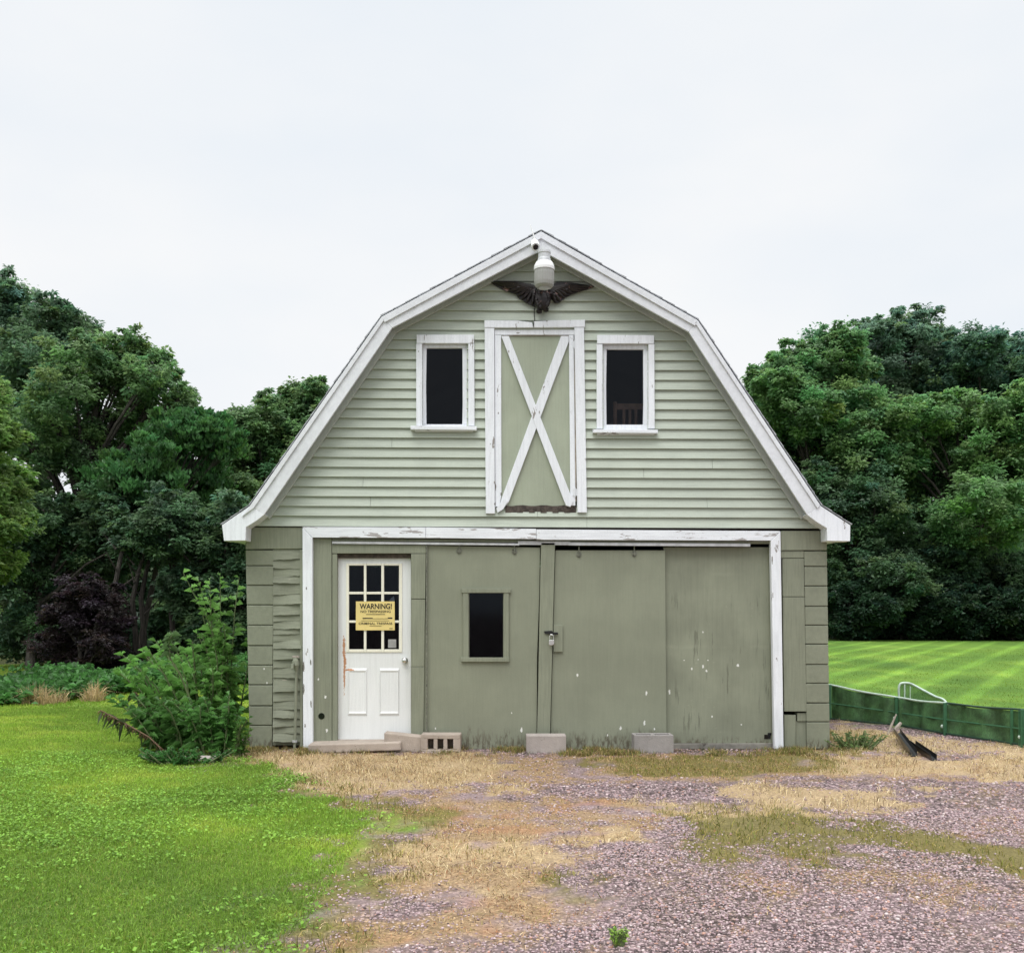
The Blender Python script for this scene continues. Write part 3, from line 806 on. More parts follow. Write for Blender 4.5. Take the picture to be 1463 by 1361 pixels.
for x0, x1, ya, yb in ((523, 550, 876.9, 877.6), (518, 532.5, 882.2, 883.6), (532.5, 554, 883.2, 883.6), (554, 560.5, 881.8, 883.4), (516, 556, 886.2, 886.6), (528, 545, 893.4, 893.9), (556, 561, 897.1, 897.8)):
    b.rect(x0, ya, x1, yb, sy - .0028, sy - .001)
b.build('fine_print', M['ink'], sign)

# padlock
pb = P(788, 912, -.045)
lock = thing('padlock', 'grey steel padlock hanging from the dark hasp between the sliding doors', 'padlock', tuple(pb))
b = MB(pb); b.slab([(784.3, 914), (791.5, 914), (791.8, 920), (790, 921.5), (785, 921.5), (784, 920)], -.058, -.034); b.build('lock_body', M['chrome'], lock, bevel=.004)
b = MB(pb); q = [P(785.3, 914, -.046), P(785.2, 909, -.046), P(786.4, 906.8, -.046), P(788, 906.2, -.046), P(789.6, 906.8, -.046), P(790.6, 909, -.046), P(790.6, 914, -.046)]
b.tube(q, .0055, 8); b.build('shackle', M['chrome'], lock, smooth=False)

# standpipe by the left white post
wb = P(425, 1068, -.05)
sp = thing('standpipe', 'olive painted standpipe with a tap head beside the left white post', 'standpipe', tuple(wb))
b = MB(wb); b.tube([P(420.5, 1075, -.06), P(421.5, 1055, -.06), P(423.5, 960, -.06), P(423.5, 945, -.06)], [.014, .015, .015, .017], 10); b.build('pipe', M['olive'], sp)
b = MB(wb); b.tube([P(423.2, 957, -.06), P(422.5, 950, -.065), P(422.2, 944, -.06), P(422.5, 938, -.055)], [.022, .036, .034, .016], 12); b.tube([P(422, 945, -.06), P(418, 949, -.12), P(417.5, 955, -.13)], [.018, .016, .015], 8); b.build('tap_head', M['olive'], sp)
b = MB(wb); b.rect(417.5, 936.5, 427, 939.3, -.075, -.05); b.build('tap_handle', M['wood_grey'], sp, bevel=.003)
b = MB(wb); b.tube([P(420.9, 1060, -.06), P(420.9, 1057, -.06)], .026, 8); b.build('collar', M['galv'], sp)

# step and concrete blocks
stb = Vector((WX(508), -.15, 0))
b = MB(stb); b.slab([(440, 1063.5), (572, 1060), (573, 1071.5), (440, 1077)], -.26, .015)
stp = b.build('door_step', M['concrete_tan'], None, bevel=.012, loc=tuple(stb)); tag(stp, 'low worn plank-like step under the white entry door', 'step')
def cblock(label, loc, rotz, kind, mat):
    """0.40 x 0.19 x 0.19 block; kind: 'end' cells facing forward (three small), 'solid' plain long side, 'up' two cells open upward"""
    L, H, T = .41, .20, .19
    b = MB()
    if kind == 'solid':
        b.box(-L / 2, L / 2, -T / 2, T / 2, 0, H)
    elif kind == 'end':
        xs = [(-.135, -.073), (-.033, .029), (.069, .131)]
        z0, z1 = .045, .155
        b.box(-L / 2, L / 2, -T / 2, T / 2, 0, z0); b.box(-L / 2, L / 2, -T / 2, T / 2, z1, H)
        e = [-L / 2] + [v for p in xs for v in p] + [L / 2]
        for i in range(0, len(e), 2): b.box(e[i], e[i + 1], -T / 2, T / 2, z0, z1)
        b.box(-L / 2 + .01, L / 2 - .01, T / 2 - .02, T / 2 - .002, z0, z1)
    else:
        w = .032
        b.box(-L / 2, L / 2, -T / 2, -T / 2 + w, 0, H); b.box(-L / 2, L / 2, T / 2 - w, T / 2, 0, H)
        for x0, x1 in ((-L / 2, -L / 2 + w), (-.018, .018), (L / 2 - w, L / 2)): b.box(x0, x1, -T / 2 + w, T / 2 - w, 0, H - .001)
        b.box(-L / 2 + w, L / 2 - w, -T / 2 + w, T / 2 - w, 0, .02)
    o = b.build('concrete_block', mat, None, bevel=.006, loc=loc); o.rotation_euler = (0, 0, R(rotz))
    return tag(o, label, 'concrete block', 'concrete blocks along the barn doors')
cblock('three-holed tan concrete block lying on its side beside the entry door step', (WX(632), -.13, -.014), -1.5, 'end', M['concrete_tan'])
cblock('solid faced pale concrete block below the centre post of the sliding doors', (WX(779), -.17, -.02), 1, 'solid', M['concrete'])
cblock('grey concrete block with open cells upward before the right sliding door', (WX(929), -.16, -.016), 1.5, 'up', M['grey_block'])
b = MB(); b.prism([Vector((-.20, -.08, 0)), Vector((.19, -.09, 0)), Vector((.20, -.09, .165)), Vector((-.20, -.08, .205))], [Vector((-.20, .08, 0)), Vector((.20, .08, 0)), Vector((.20, .08, .165)), Vector((-.20, .08, .205))])
o = b.build('concrete_block', M['concrete_tan'], None, bevel=.012, loc=(WX(579), -.095, -.006)); o.rotation_euler = (0, 0, R(-2)); tag(o, 'broken tan concrete piece between entry door and three-holed block', 'concrete block', 'concrete blocks along the barn doors')

# wooden chair seen through the right loft window
ch = P(899, 610, .36); fz = WZ(714) + .001
chair = thing('wooden_chair', 'brown wooden chair standing inside behind the right loft window', 'chair', (ch.x, ch.y, fz))
hb = P(899, 574, .30).z - fz; w = .155; sz = .50
bd = MB(); bd.box(-w, w, -.02, .38, sz, sz + .03); bd.build('seat', M['brown_wood'], chair, bevel=.004)
for sx in (-1, 1):
    q = MB(); q.tube([(sx * w, -.02, sz), (sx * w * 1.05, -.06, hb)], .022, 8); q.build('back_post', M['brown_wood'], chair)
    for yy in (.0, .36):
        q = MB(); q.tube([(sx * w * 1.0, yy, 0), (sx * w * .95, yy, sz)], .02, 8); q.build('leg', M['brown_wood'], chair)
for zz in (hb - .05, hb - .30):
    q = MB(); q.box(-w, w, -.07, -.045, zz - .035, zz + .03); q.build('back_rail', M['brown_wood'], chair, bevel=.003)
for i in range(3):
    q = MB(); q.box(-.08 + .065 * i, -.05 + .065 * i, -.065, -.05, hb - .27, hb - .08); q.build('back_slat', M['brown_wood'], chair)
#__PART3__
# ------------------------------------------------------------------ GROUND (one sheet), zones measured on the ground plane
def gp(pts): return [G(*p) for p in pts]
LAWN_EDGE = gp([(360, 1420), (385, 1361), (405, 1330), (450, 1288), (492, 1245), (505, 1205), (548, 1166), (495, 1150), (435, 1122), (385, 1103), (335, 1091), (285, 1086)])
LAWN_L = [(-500, LAWN_EDGE[0][1] - 2.0), (LAWN_EDGE[0][0] - .2, LAWN_EDGE[0][1] - 2.0)] + LAWN_EDGE + [(-3.05, .25), (-2.95, 8.8), (3.6, 8.8), (3.55, 3.3), (4.15, 3.0), (5.9, .45), (8.5, -.2), (14, -.4), (500, 0), (500, 700), (-500, 700), (-500, -3)]
DRIVE = gp([(560, 1150), (700, 1105), (860, 1100), (1190, 1112), (1463, 1105), (1700, 1120), (1700, 1361), (640, 1420), (760, 1290), (690, 1230), (640, 1190)])
ZONES = {   # name: (polygon, edge softness, strength)
    'straw': [(gp([(345, 1074), (520, 1076), (700, 1077), (735, 1088), (690, 1108), (640, 1132), (560, 1126), (470, 1150), (420, 1118)]), .22, .9),
              (gp([(700, 1118), (735, 1118), (738, 1132), (700, 1134)]), .08, .9),
              (gp([(1005, 1120), (1095, 1114), (1250, 1126), (1246, 1150), (1160, 1152), (1090, 1168), (1010, 1148)]), .12, .95),
              (gp([(1378, 1062), (1700, 1062), (1700, 1128), (1400, 1112)]), .15, 1),
              (gp([(1195, 1030), (1300, 1045), (1463, 1068), (1463, 1080), (1300, 1075), (1190, 1072)]), .2, .75),
              (gp([(1150, 1078), (1385, 1084), (1400, 1106), (1160, 1106)]), .15, .8),
              (gp([(560, 1195), (800, 1190), (880, 1205), (760, 1240), (520, 1262)]), .3, .8),
              (gp([(900, 1145), (1010, 1140), (1060, 1170), (960, 1180)]), .2, .6)],
    'olive': [(gp([(820, 1080), (1185, 1072), (1186, 1102), (1090, 1110), (880, 1108)]), .14, .75),
              (gp([(940, 1168), (1010, 1155), (1110, 1158), (1250, 1180), (1463, 1212), (1700, 1230), (1700, 1275), (1463, 1268), (1330, 1240), (1240, 1212), (1100, 1226), (1005, 1214)]), .2, 1.0),
              (gp([(775, 1254), (850, 1240), (900, 1252), (860, 1268), (790, 1272)]), .12, .7),
              (gp([(640, 1205), (740, 1196), (760, 1210), (650, 1225)]), .15, .5),
              (gp([(1190, 1040), (1270, 1045), (1290, 1075), (1190, 1078)]), .15, .9),
              (gp([(470, 1120), (520, 1120), (560, 1160), (500, 1150)]), .12, .7)],
    'tan': [(gp([(440, 1120), (640, 1125), (900, 1150), (930, 1180), (800, 1240), (760, 1300), (640, 1361), (640, 1420), (330, 1420), (470, 1262), (520, 1180)]), .45, 1.0),
            (gp([(360, 1075), (1190, 1072), (1463, 1085), (1463, 1115), (860, 1120), (420, 1115)]), .2, .8),
            (gp([(1000, 1220), (1463, 1270), (1463, 1310), (1150, 1290)]), .4, .5), (gp([(1290, 1120), (1700, 1130), (1700, 1361), (1420, 1330), (1330, 1240)]), .5, .3)],
    'rust': [(gp([(590, 1160), (660, 1150), (720, 1172), (640, 1182)]), .2, .6), (gp([(750, 1148), (860, 1148), (850, 1165), (760, 1162)]), .15, .7), (gp([(760, 1185), (800, 1180), (800, 1205), (750, 1210)]), .15, .5),
             (gp([(1180, 1240), (1260, 1240), (1270, 1255), (1190, 1262)]), .2, .5), (gp([(540, 1270), (640, 1280), (600, 1310), (500, 1300)]), .3, .6), (gp([(560, 1175), (800, 1172), (820, 1185), (600, 1200)]), .2, .55), (gp([(1350, 1180), (1463, 1175), (1500, 1200), (1370, 1205)]), .2, .5), (gp([(420, 1310), (560, 1320), (560, 1361), (400, 1361)]), .25, .5)],
}
def zones(x, y):
    near = (np.abs(x) < 14) & (y > -11) & (y < 14)
    n1 = fbm(x, y, 1.6, 4, 3) - .5; n2 = fbm(x, y, 6.0, 3, 9) - .5
    ox, oy = x, y
    wx_ = x + (fbm(x, y, 1.1, 3, 201) - .5) * 1.5 + (fbm(x, y, 5, 2, 203) - .5) * .5; wy_ = y + (fbm(x, y, 1.1, 3, 211) - .5) * .7 + (fbm(x, y, 5, 2, 213) - .5) * .35
    out = {}
    def ev(poly, soft, amp=.9):
        d = np.full(x.shape, -9.0)
        d[near] = sdist(wx_[near], wy_[near], poly)
        return smooth(d + (n1 * 1.3 + n2 * 1.5) * soft * amp, -soft * 1.3, soft * 1.3)
    dl = sdist(x, y, LAWN_L)
    out['lawn'] = smooth(dl + n1 * 1.1 + n2 * .9, -.26, .26)
    fringe = smooth(dl + n1 * .8 + n2 * .6, -.75, -.05) * (1 - out['lawn']) * ((x < 3) & (y < .3))
    for k, lst in ZONES.items():
        w = np.zeros(x.shape)
        for poly, soft, st in lst: w = np.maximum(w, ev(poly, soft, 1.6) * st)
        out[k] = w
    out['olive'] = np.maximum(out['olive'], fringe * .85)
    return out
def far_coords(lo, hi, step, lim0, lim1):
    a = list(np.arange(lo, hi + 1e-6, step)); s_ = step
    v = hi
    while v < lim1: s_ *= 1.12; v += s_; a.append(v)
    v = lo; s_ = step; pre = []
    while v > lim0: s_ *= 1.12; v -= s_; pre.append(v)
    return np.array(pre[::-1] + a)
gx = far_coords(-7.5, 8.5, .06, -400, 400); gy = far_coords(-8.0, 3.2, .06, -120, 600)
X, Y = np.meshgrid(gx, gy); xs, ys = X.ravel(), Y.ravel()
Z0 = zones(xs, ys)
def height(x, y, z=None):
    h = (fbm(x, y, .8, 4, 21) - .5) * .05 + (fbm(x, y, 5.5, 3, 5) - .5) * .022
    fade = smooth(np.hypot(x, y + 3), 24, 10)
    flat = smooth(np.maximum(np.abs(x - .3) - 3.3, np.maximum(-y - .25, y - 9)), 0.0, .5)
    return h * fade * flat
LAWN_D, LAWN_B, LAWN_Y = np.array([.105, .185, .026]), np.array([.235, .355, .042]), np.array([.34, .40, .065])
def lawn_col(x, y):
    a = fbm(x, y, .55, 4, 41)[:, None]; b = fbm(x, y, 3.2, 3, 51)[:, None]
    c = LAWN_D * .5 + LAWN_B * .5 + (LAWN_B - LAWN_D) * (a - .5) * 1.6
    c = c + (LAWN_Y - c) * smooth(b + (a - .5) * .8, .5, .85) * .45
    return np.clip(c, .005, 1)
def ground_col(x, y, zz):
    n = fbm(x, y, 2.2, 4, 61)[:, None]
    grav = np.array([.30, .222, .220]) * (0.82 + .4 * n)
    soil = np.array([.17, .125, .085])
    c = grav
    def shp(w, s): return smooth(w + (fbm(x, y, 5.5, 3, s) - .5) * 1.1, .25, .65)
    zz = dict(zz); zz['tan'] = shp(zz['tan'], 401); zz['olive'] = shp(zz['olive'], 411) * .9; zz['straw'] = shp(zz['straw'], 421) * .9; zz['rust'] = shp(zz['rust'], 431) * .45
    def over(c, col, w): return c + (np.array(col) - c) * np.clip(w, 0, 1)[:, None]
    n2 = fbm(x, y, 1.1, 4, 71)
    c = over(c, [.20, .155, .12], smooth(n2, .50, .72) * .55)
    c = over(c, [.35, .24, .135], zz['tan'] * smooth(fbm(x, y, 3.2, 4, 81), .26, .5))
    c = over(c, [.36, .165, .085], zz['rust'])
    c = over(c, [.17, .145, .042], zz['olive'])
    c = over(c, [.43, .315, .175], zz['straw'])
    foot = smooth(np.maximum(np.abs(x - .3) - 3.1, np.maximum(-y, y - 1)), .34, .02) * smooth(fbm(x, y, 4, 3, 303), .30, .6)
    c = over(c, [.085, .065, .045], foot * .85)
    lc = lawn_col(x, y) * (1 - .35 * smooth(np.hypot(x, y + D), 22, 12) * (x < 3.3))[:, None] * (1 + np.where(x > 3.3, 1, 0)[:, None] * np.array([[-.30, -.16, -.1]]))
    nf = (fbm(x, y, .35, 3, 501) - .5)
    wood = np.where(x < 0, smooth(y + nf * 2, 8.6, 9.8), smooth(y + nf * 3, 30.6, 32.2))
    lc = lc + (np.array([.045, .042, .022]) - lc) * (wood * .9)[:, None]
    w = zz['lawn'][:, None]
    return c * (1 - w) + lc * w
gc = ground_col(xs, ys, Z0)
gravw = np.clip((1 - Z0['lawn']) * (1 - .8 * Z0['straw']) * (1 - .75 * Z0['olive']) * (1 - .7 * Z0['tan']), 0, 1)
zh = height(xs, ys)
nxg, nyg = len(gx), len(gy)
ii = (np.arange(nyg - 1)[:, None] * nxg + np.arange(nxg - 1)[None, :]).ravel()
faces = np.stack([ii, ii + 1, ii + 1 + nxg, ii + nxg], 1)
def ground_mat():
    t = NT('gravel_and_turf')
    col = t.attr('Col'); g = t.attr('gravel', 'Fac'); lw = t.attr('lawn', 'Fac')
    vo = t.n('ShaderNodeTexVoronoi'); t.l(t.obj(), vo.inputs['Vector']); vo.inputs['Scale'].default_value = 42
    sepc = t.n('ShaderNodeSeparateColor'); t.l(vo.outputs['Color'], sepc.inputs[0])
    stone = t.ramp(sepc.outputs[0], 0, 1, .45, 1.55)
    edge = t.ramp(vo.outputs['Distance'], .30, .62, 1.0, .35)
    stone = t.math('MULTIPLY', stone, edge)
    fac = t.math('ADD', t.math('MULTIPLY', g, stone), t.math('SUBTRACT', 1.0, g))
    # mottled fine litter where it is not gravel
    lit = t.ramp(t.noise(55, 4, .7), .3, .72, .62, 1.36)
    fac2 = t.math('ADD', t.math('MULTIPLY', t.math('SUBTRACT', 1.0, g), lit), g)
    # mown stripes on the lawn beyond the fence
    o = t.obj()
    dt = t.n('ShaderNodeVectorMath', operation='DOT_PRODUCT'); t.l(o, dt.inputs[0]); dt.inputs[1].default_value = (.848, -.53, 0)
    sx = t.n('ShaderNodeSeparateXYZ'); t.l(o, sx.inputs[0])
    w = t.math('ADD', t.math('MULTIPLY', dt.outputs['Value'], 6.2832 / 1.05), t.math('MULTIPLY', t.noise(.35, 2), 1.0))
    sn = t.math('SINE', w)
    stripe = t.ramp(sn, .35, 1.0, .84, 1.16)
    stripe = t.math('MULTIPLY', stripe, t.ramp(t.noise(.5, 4, .7, stretch=(1, 1, 1)), .3, .7, .88, 1.10))
    zone = t.math('MULTIPLY', t.ramp(sx.outputs[0], 3.4, 4.4), t.ramp(sx.outputs[1], .5, 3))
    stripe = t.math('ADD', t.math('MULTIPLY', zone, stripe), t.math('SUBTRACT', 1.0, zone))
    fac3 = t.math('ADD', t.math('MULTIPLY', lw, stripe), t.math('SUBTRACT', 1.0, lw))
    c = t.mul(t.mul(t.mul(col, fac), fac2), fac3)
    h = t.math('ADD', t.math('MULTIPLY', t.math('MULTIPLY', edge, g), 1.2), t.noise(80, 4, .7))
    t.bump(h, .8, .012)
    return t.done(c, .95, spec=.2)
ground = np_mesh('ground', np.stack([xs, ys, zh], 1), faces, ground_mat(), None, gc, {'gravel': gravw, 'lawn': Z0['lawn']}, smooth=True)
ground['kind'] = 'structure'

# ------------------------------------------------------------------ small ground matter
def mat_attr(name, rough=.8, trans=0.0, spec=.25, var=0):
    t = NT(name)
    c = t.attr('Col')
    t.done(c, rough, spec=spec)
    if trans:
        tl = t.n('ShaderNodeBsdfTranslucent'); t.l(t.mul(c, 1.25), tl.inputs[0])
        mx = t.n('ShaderNodeMixShader'); mx.inputs[0].default_value = trans
        t.l(t.b.outputs[0], mx.inputs[1]); t.l(tl.outputs[0], mx.inputs[2]); t.l(mx.outputs[0], t.out.inputs[0])
    return t.m
M['leaf'] = mat_attr('leaf_surface', .45, .48, .4)
M['blade'] = mat_attr('grass_blade', .6, .35, .25)
M['straw'] = mat_attr('dry_straw', .8, .15, .2)
M['stone'] = mat_attr('stone_surface', .85, 0, .3)
def blades(x, y, h, w, col, lean=.5, z=None, dark=.72):
    n = len(x)
    z = height(x, y) - .006 if z is None else z
    a = rng.uniform(0, 6.283, n); ph = a + rng.normal(0, 1.2, n)
    dx, dy = np.cos(a), np.sin(a); lx, ly = np.cos(ph), np.sin(ph)
    ln = np.abs(rng.normal(0, lean, n)) * h
    b = np.stack([x, y, z], 1)
    wv = np.stack([dx * w, dy * w, np.zeros(n)], 1) * .5
    mid = b + np.stack([lx * ln * .35, ly * ln * .35, h * .55], 1)
    tip = b + np.stack([lx * ln, ly * ln, np.maximum(h * 1.0 - ln * .35, h * .25)], 1)
    v = np.stack([b - wv, b + wv, mid - wv * .8, mid + wv * .8, tip], 1)
    base = np.arange(n)[:, None] * 5
    f = np.concatenate([base + np.array([[0, 1, 3]]), base + np.array([[0, 3, 2]]), base + np.array([[2, 3, 4]])], 0)
    c = np.repeat(col[:, None, :], 5, 1)
    return v.reshape(-1, 3), f, c.reshape(-1, 3)
def in_view(x, y, m=1.12, extra=.6):
    d = y + D
    return (d > 3.6) & (np.abs(x) < d * (CX / F) * m + extra)
def not_barn(x, y): return ~((x > WX(353) - .0) & (x < WX(1186)) & (y > -.02) & (y < DEPTH + .2))
def scatter(n, x0, x1, y0, y1):
    x = rng.uniform(x0, x1, n); y = rng.uniform(y0, y1, n)
    k = in_view(x, y) & not_barn(x, y)
    return x[k], y[k]
V, Fc, Cc = [], [], []
nv = 0
def push(v, f, c):
    global nv
    V.append(v); Fc.append(f + nv); Cc.append(c); nv += len(v)
def flush(name, mat, kind='stuff'):
    global nv
    o = np_mesh(name, np.concatenate(V), np.concatenate(Fc), mat, None, np.concatenate(Cc))
    o['kind'] = kind
    V.clear(); Fc.clear(); Cc.clear(); nv = 0
    return o
# lawn: dense near, thinner and wider with distance
for n, x0, x1, y0, y1, h, w in ((420000, -7.5, -1.0, -7, .4, .030, .0050), (160000, -9, -2.8, .4, 4, .035, .007), (90000, -13, -2.9, 4, 14, .045, .014), (110000, 3.3, 26, .3, 22, .026, .010)):
    x, y = scatter(n, x0, x1, y0, y1)
    zz = zones(x, y); k = (zz['lawn'] > rng.uniform(.15, 1, len(x)) * .9)
    x, y = x[k], y[k]
    c = lawn_col(x, y) * (rng.uniform(.75, 1.85, len(x)) if y0 < 3 and x0 < 0 else rng.uniform(1.15, 1.5, len(x)))[:, None]
    yl = rng.random(len(x)) < .10
    c[yl] = c[yl] * .4 + np.array([.34, .33, .09]) * .6
    if x0 > 3:
        s_ = np.sin((x * .848 - y * .53) * 6.2832 / 1.05 + .6)
        c = c * (.82 + .24 * np.clip(s_ * 1.3, -1, 1))[:, None]
    hh = h * rng.uniform(.5, 1.35, len(x)) * (.7 + .7 * fbm(x, y, 1.3, 3, 33))
    push(*blades(x, y, hh, w * rng.uniform(.7, 1.3, len(x)), np.clip(c, .004, .6), .8))
tag(flush('lawn_grass', M['blade']), 'short bright green lawn grass left of the drive and beyond the fence', 'grass')
# clover and broad leaves low in the near lawn
def discs(x, y, z, r, col):
    n = len(x); a = rng.uniform(0, 6.28, n)
    tx, ty = rng.normal(0, .35, n), rng.normal(0, .35, n)
    vs = []
    for q in range(4):
        dx, dy = np.cos(a + q * 1.5708) * r * (1 if q % 2 else .8), np.sin(a + q * 1.5708) * r * (1 if q % 2 else .8)
        vs.append(np.stack([x + dx, y + dy, z + tx * dx + ty * dy], 1))
    v = np.stack(vs, 1).reshape(-1, 3); b = np.arange(n)[:, None] * 4
    f = np.concatenate([b + np.array([[0, 1, 2]]), b + np.array([[0, 2, 3]])], 0)
    return v, f, np.repeat(col[:, None, :], 4, 1).reshape(-1, 3)
x, y = scatter(150000, -6.5, -.6, -7, -.3); zz = zones(x, y)
k = (zz['lawn'] > rng.uniform(.1, 1, len(x)) * .8) & (fbm(x, y, 1.1, 3, 77) + rng.normal(0, .12, len(x)) > .50); x, y = x[k], y[k]
c = (lawn_col(x, y) * .55 + np.array([.10, .20, .03])) * rng.uniform(.55, 1.5, len(x))[:, None]
push(*discs(x, y, height(x, y) + rng.uniform(.012, .034, len(x)), rng.uniform(.006, .013, len(x)), c))
tag(flush('clover', M['blade']), 'low clover leaves mixed into the near lawn', 'clover')
# dry straw, olive tufts
for n, zone, h, w, cols, lean in ((230000, 'straw', .052, .0042, ([.62, .50, .29], [.50, .39, .20], [.34, .25, .13], [.70, .59, .38], [.18, .13, .08]), 1.4), (260000, 'olive', .042, .0045, ([.19, .20, .04], [.28, .25, .06], [.40, .31, .11], [.12, .15, .028], [.13, .12, .03]), 1.0), (420000, 'tan', .022, .0042, ([.60, .44, .27], [.46, .29, .155], [.26, .165, .095], [.34, .28, .09], [.42, .20, .10], [.52, .385, .21], [.14, .10, .065]), 2.2)):
    x, y = scatter(n, -4.5, 9, -7, 2.6)
    zz = zones(x, y)
    k = (zz[zone] * (fbm(x, y, 3.2, 4, 81) * 2.2 - .45) > rng.uniform(.08, 1, len(x))) & (zz['lawn'] < .7); x, y = x[k], y[k]
    pal = np.array(cols); c = pal[rng.integers(0, len(cols), len(x))] * rng.uniform(.7, 1.25, len(x))[:, None]
    hh = h * rng.uniform(.4, 1.5, len(x)) * (.55 + .9 * fbm(x, y, 2.2, 2, 15))
    push(*blades(x, y, hh, w * rng.uniform(.7, 1.4, len(x)), c, lean))
tag(flush('dry_grass', M['straw']), 'sun-bleached dry grass and litter over the gravel drive', 'dry grass')
# green edge weeds at the foot of the doors
x, y = scatter(46000, -2.8, 3.4, -.48, -.02); k = fbm(x, y, 3.3, 3, 14) + rng.normal(0, .06, len(x)) > .55; x, y = x[k], y[k]
pal = np.array([[.12, .17, .03], [.28, .25, .07], [.48, .36, .17], [.20, .13, .07]])
push(*blades(x, y, .055 * rng.uniform(.4, 1.5, len(x)), np.full(len(x), .0045), pal[rng.integers(0, 4, len(x))] * rng.uniform(.6, 1.2, len(x))[:, None], .9))
tag(flush('edge_weeds', M['straw']), 'thin weeds and dead stalks along the foot of the barn', 'weeds')
# gravel stones
def ico():
    t = (1 + 5 ** .5) / 2
    v = np.array([(-1, t, 0), (1, t, 0), (-1, -t, 0), (1, -t, 0), (0, -1, t), (0, 1, t), (0, -1, -t), (0, 1, -t), (t, 0, -1), (t, 0, 1), (-t, 0, -1), (-t, 0, 1)], float)
    f = np.array([(0, 11, 5), (0, 5, 1), (0, 1, 7), (0, 7, 10), (0, 10, 11), (1, 5, 9), (5, 11, 4), (11, 10, 2), (10, 7, 6), (7, 1, 8), (3, 9, 4), (3, 4, 2), (3, 2, 6), (3, 6, 8), (3, 8, 9), (4, 9, 5), (2, 4, 11), (6, 2, 10), (8, 6, 7), (9, 8, 1)])
    return v / np.linalg.norm(v[0]), f
iv, jf = ico()
def stones(n, x0, x1, y0, y1, r0, r1):
    x, y = scatter(n, x0, x1, y0, y1)
    zz = zones(x, y)
    p = (1 - zz['lawn']) * (1 - .8 * zz['straw']) * (1 - .8 * zz['olive']) * (1 - .8 * zz['tan']) * (.35 + .8 * fbm(x, y, 1.4, 3, 44))
    k = p > rng.uniform(.12, 1, len(x)); x, y = x[k], y[k]; n = len(x)
    r = rng.uniform(r0, r1, n) * rng.choice([.7, 1, 1.35], n, p=[.4, .45, .15])
    a = rng.uniform(0, 6.28, n); sc = np.stack([r * rng.uniform(.8, 1.35, n), r * rng.uniform(.7, 1.1, n), r * rng.uniform(.45, .8, n)], 1)
    v = iv[None] * (1 + rng.uniform(-.18, .18, (n, 12, 1))) * sc[:, None, :]
    ca, sa = np.cos(a)[:, None], np.sin(a)[:, None]
    vx = v[..., 0] * ca - v[..., 1] * sa; vy = v[..., 0] * sa + v[..., 1] * ca
    z = height(x, y) + sc[:, 2] * .35
    v = np.stack([vx + x[:, None], vy + y[:, None], v[..., 2] + z[:, None]], 2).reshape(-1, 3)
    f = (np.arange(n)[:, None, None] * 12 + jf[None]).reshape(-1, 3)
    pal = np.array([[.42, .315, .32], [.33, .235, .245], [.46, .365, .36], [.25, .18, .185], [.54, .46, .445], [.40, .235, .185], [.12, .09, .09]])
    c = pal[rng.choice(7, n, p=[.26, .24, .13, .14, .045, .095, .09])] * rng.uniform(.8, 1.2, n)[:, None]
    push(v, f, np.repeat(c[:, None], 12, 1).reshape(-1, 3))
stones(170000, -3.2, 4.6, -7.0, -3.0, .0036, .0085)
stones(80000, -3.4, 9.0, -3.8, 1.6, .006, .012)
tag(flush('gravel', M['stone']), 'purple-grey crushed gravel loose over the drive', 'gravel')

# ------------------------------------------------------------------ leaves, trees, plants
def leaf_geo(c, ax, nr, ln, wr, droop=.15, fold=.12):
    n = len(c)
    ax = ax / (np.linalg.norm(ax, axis=1, keepdims=True) + 1e-9)
    sd = np.cross(ax, nr); sd /= (np.linalg.norm(sd, axis=1, keepdims=True) + 1e-9)
    nn = np.cross(sd, ax)
    l = ln[:, None]
    tip = c + ax * l; tip[:, 2] -= ln * droop
    m = c + ax * l * .45
    L = m + sd * l * wr * .5 + nn * l * fold; Rr = m - sd * l * wr * .5 + nn * l * fold
    v = np.stack([c, L, tip, Rr], 1).reshape(-1, 3)
    b = np.arange(n)[:, None] * 4
    return v, np.concatenate([b + np.array([[0, 1, 2]]), b + np.array([[0, 2, 3]])], 0)
def unit(n):
    v = rng.normal(size=(n, 3)); return v / np.linalg.norm(v, axis=1, keepdims=True)
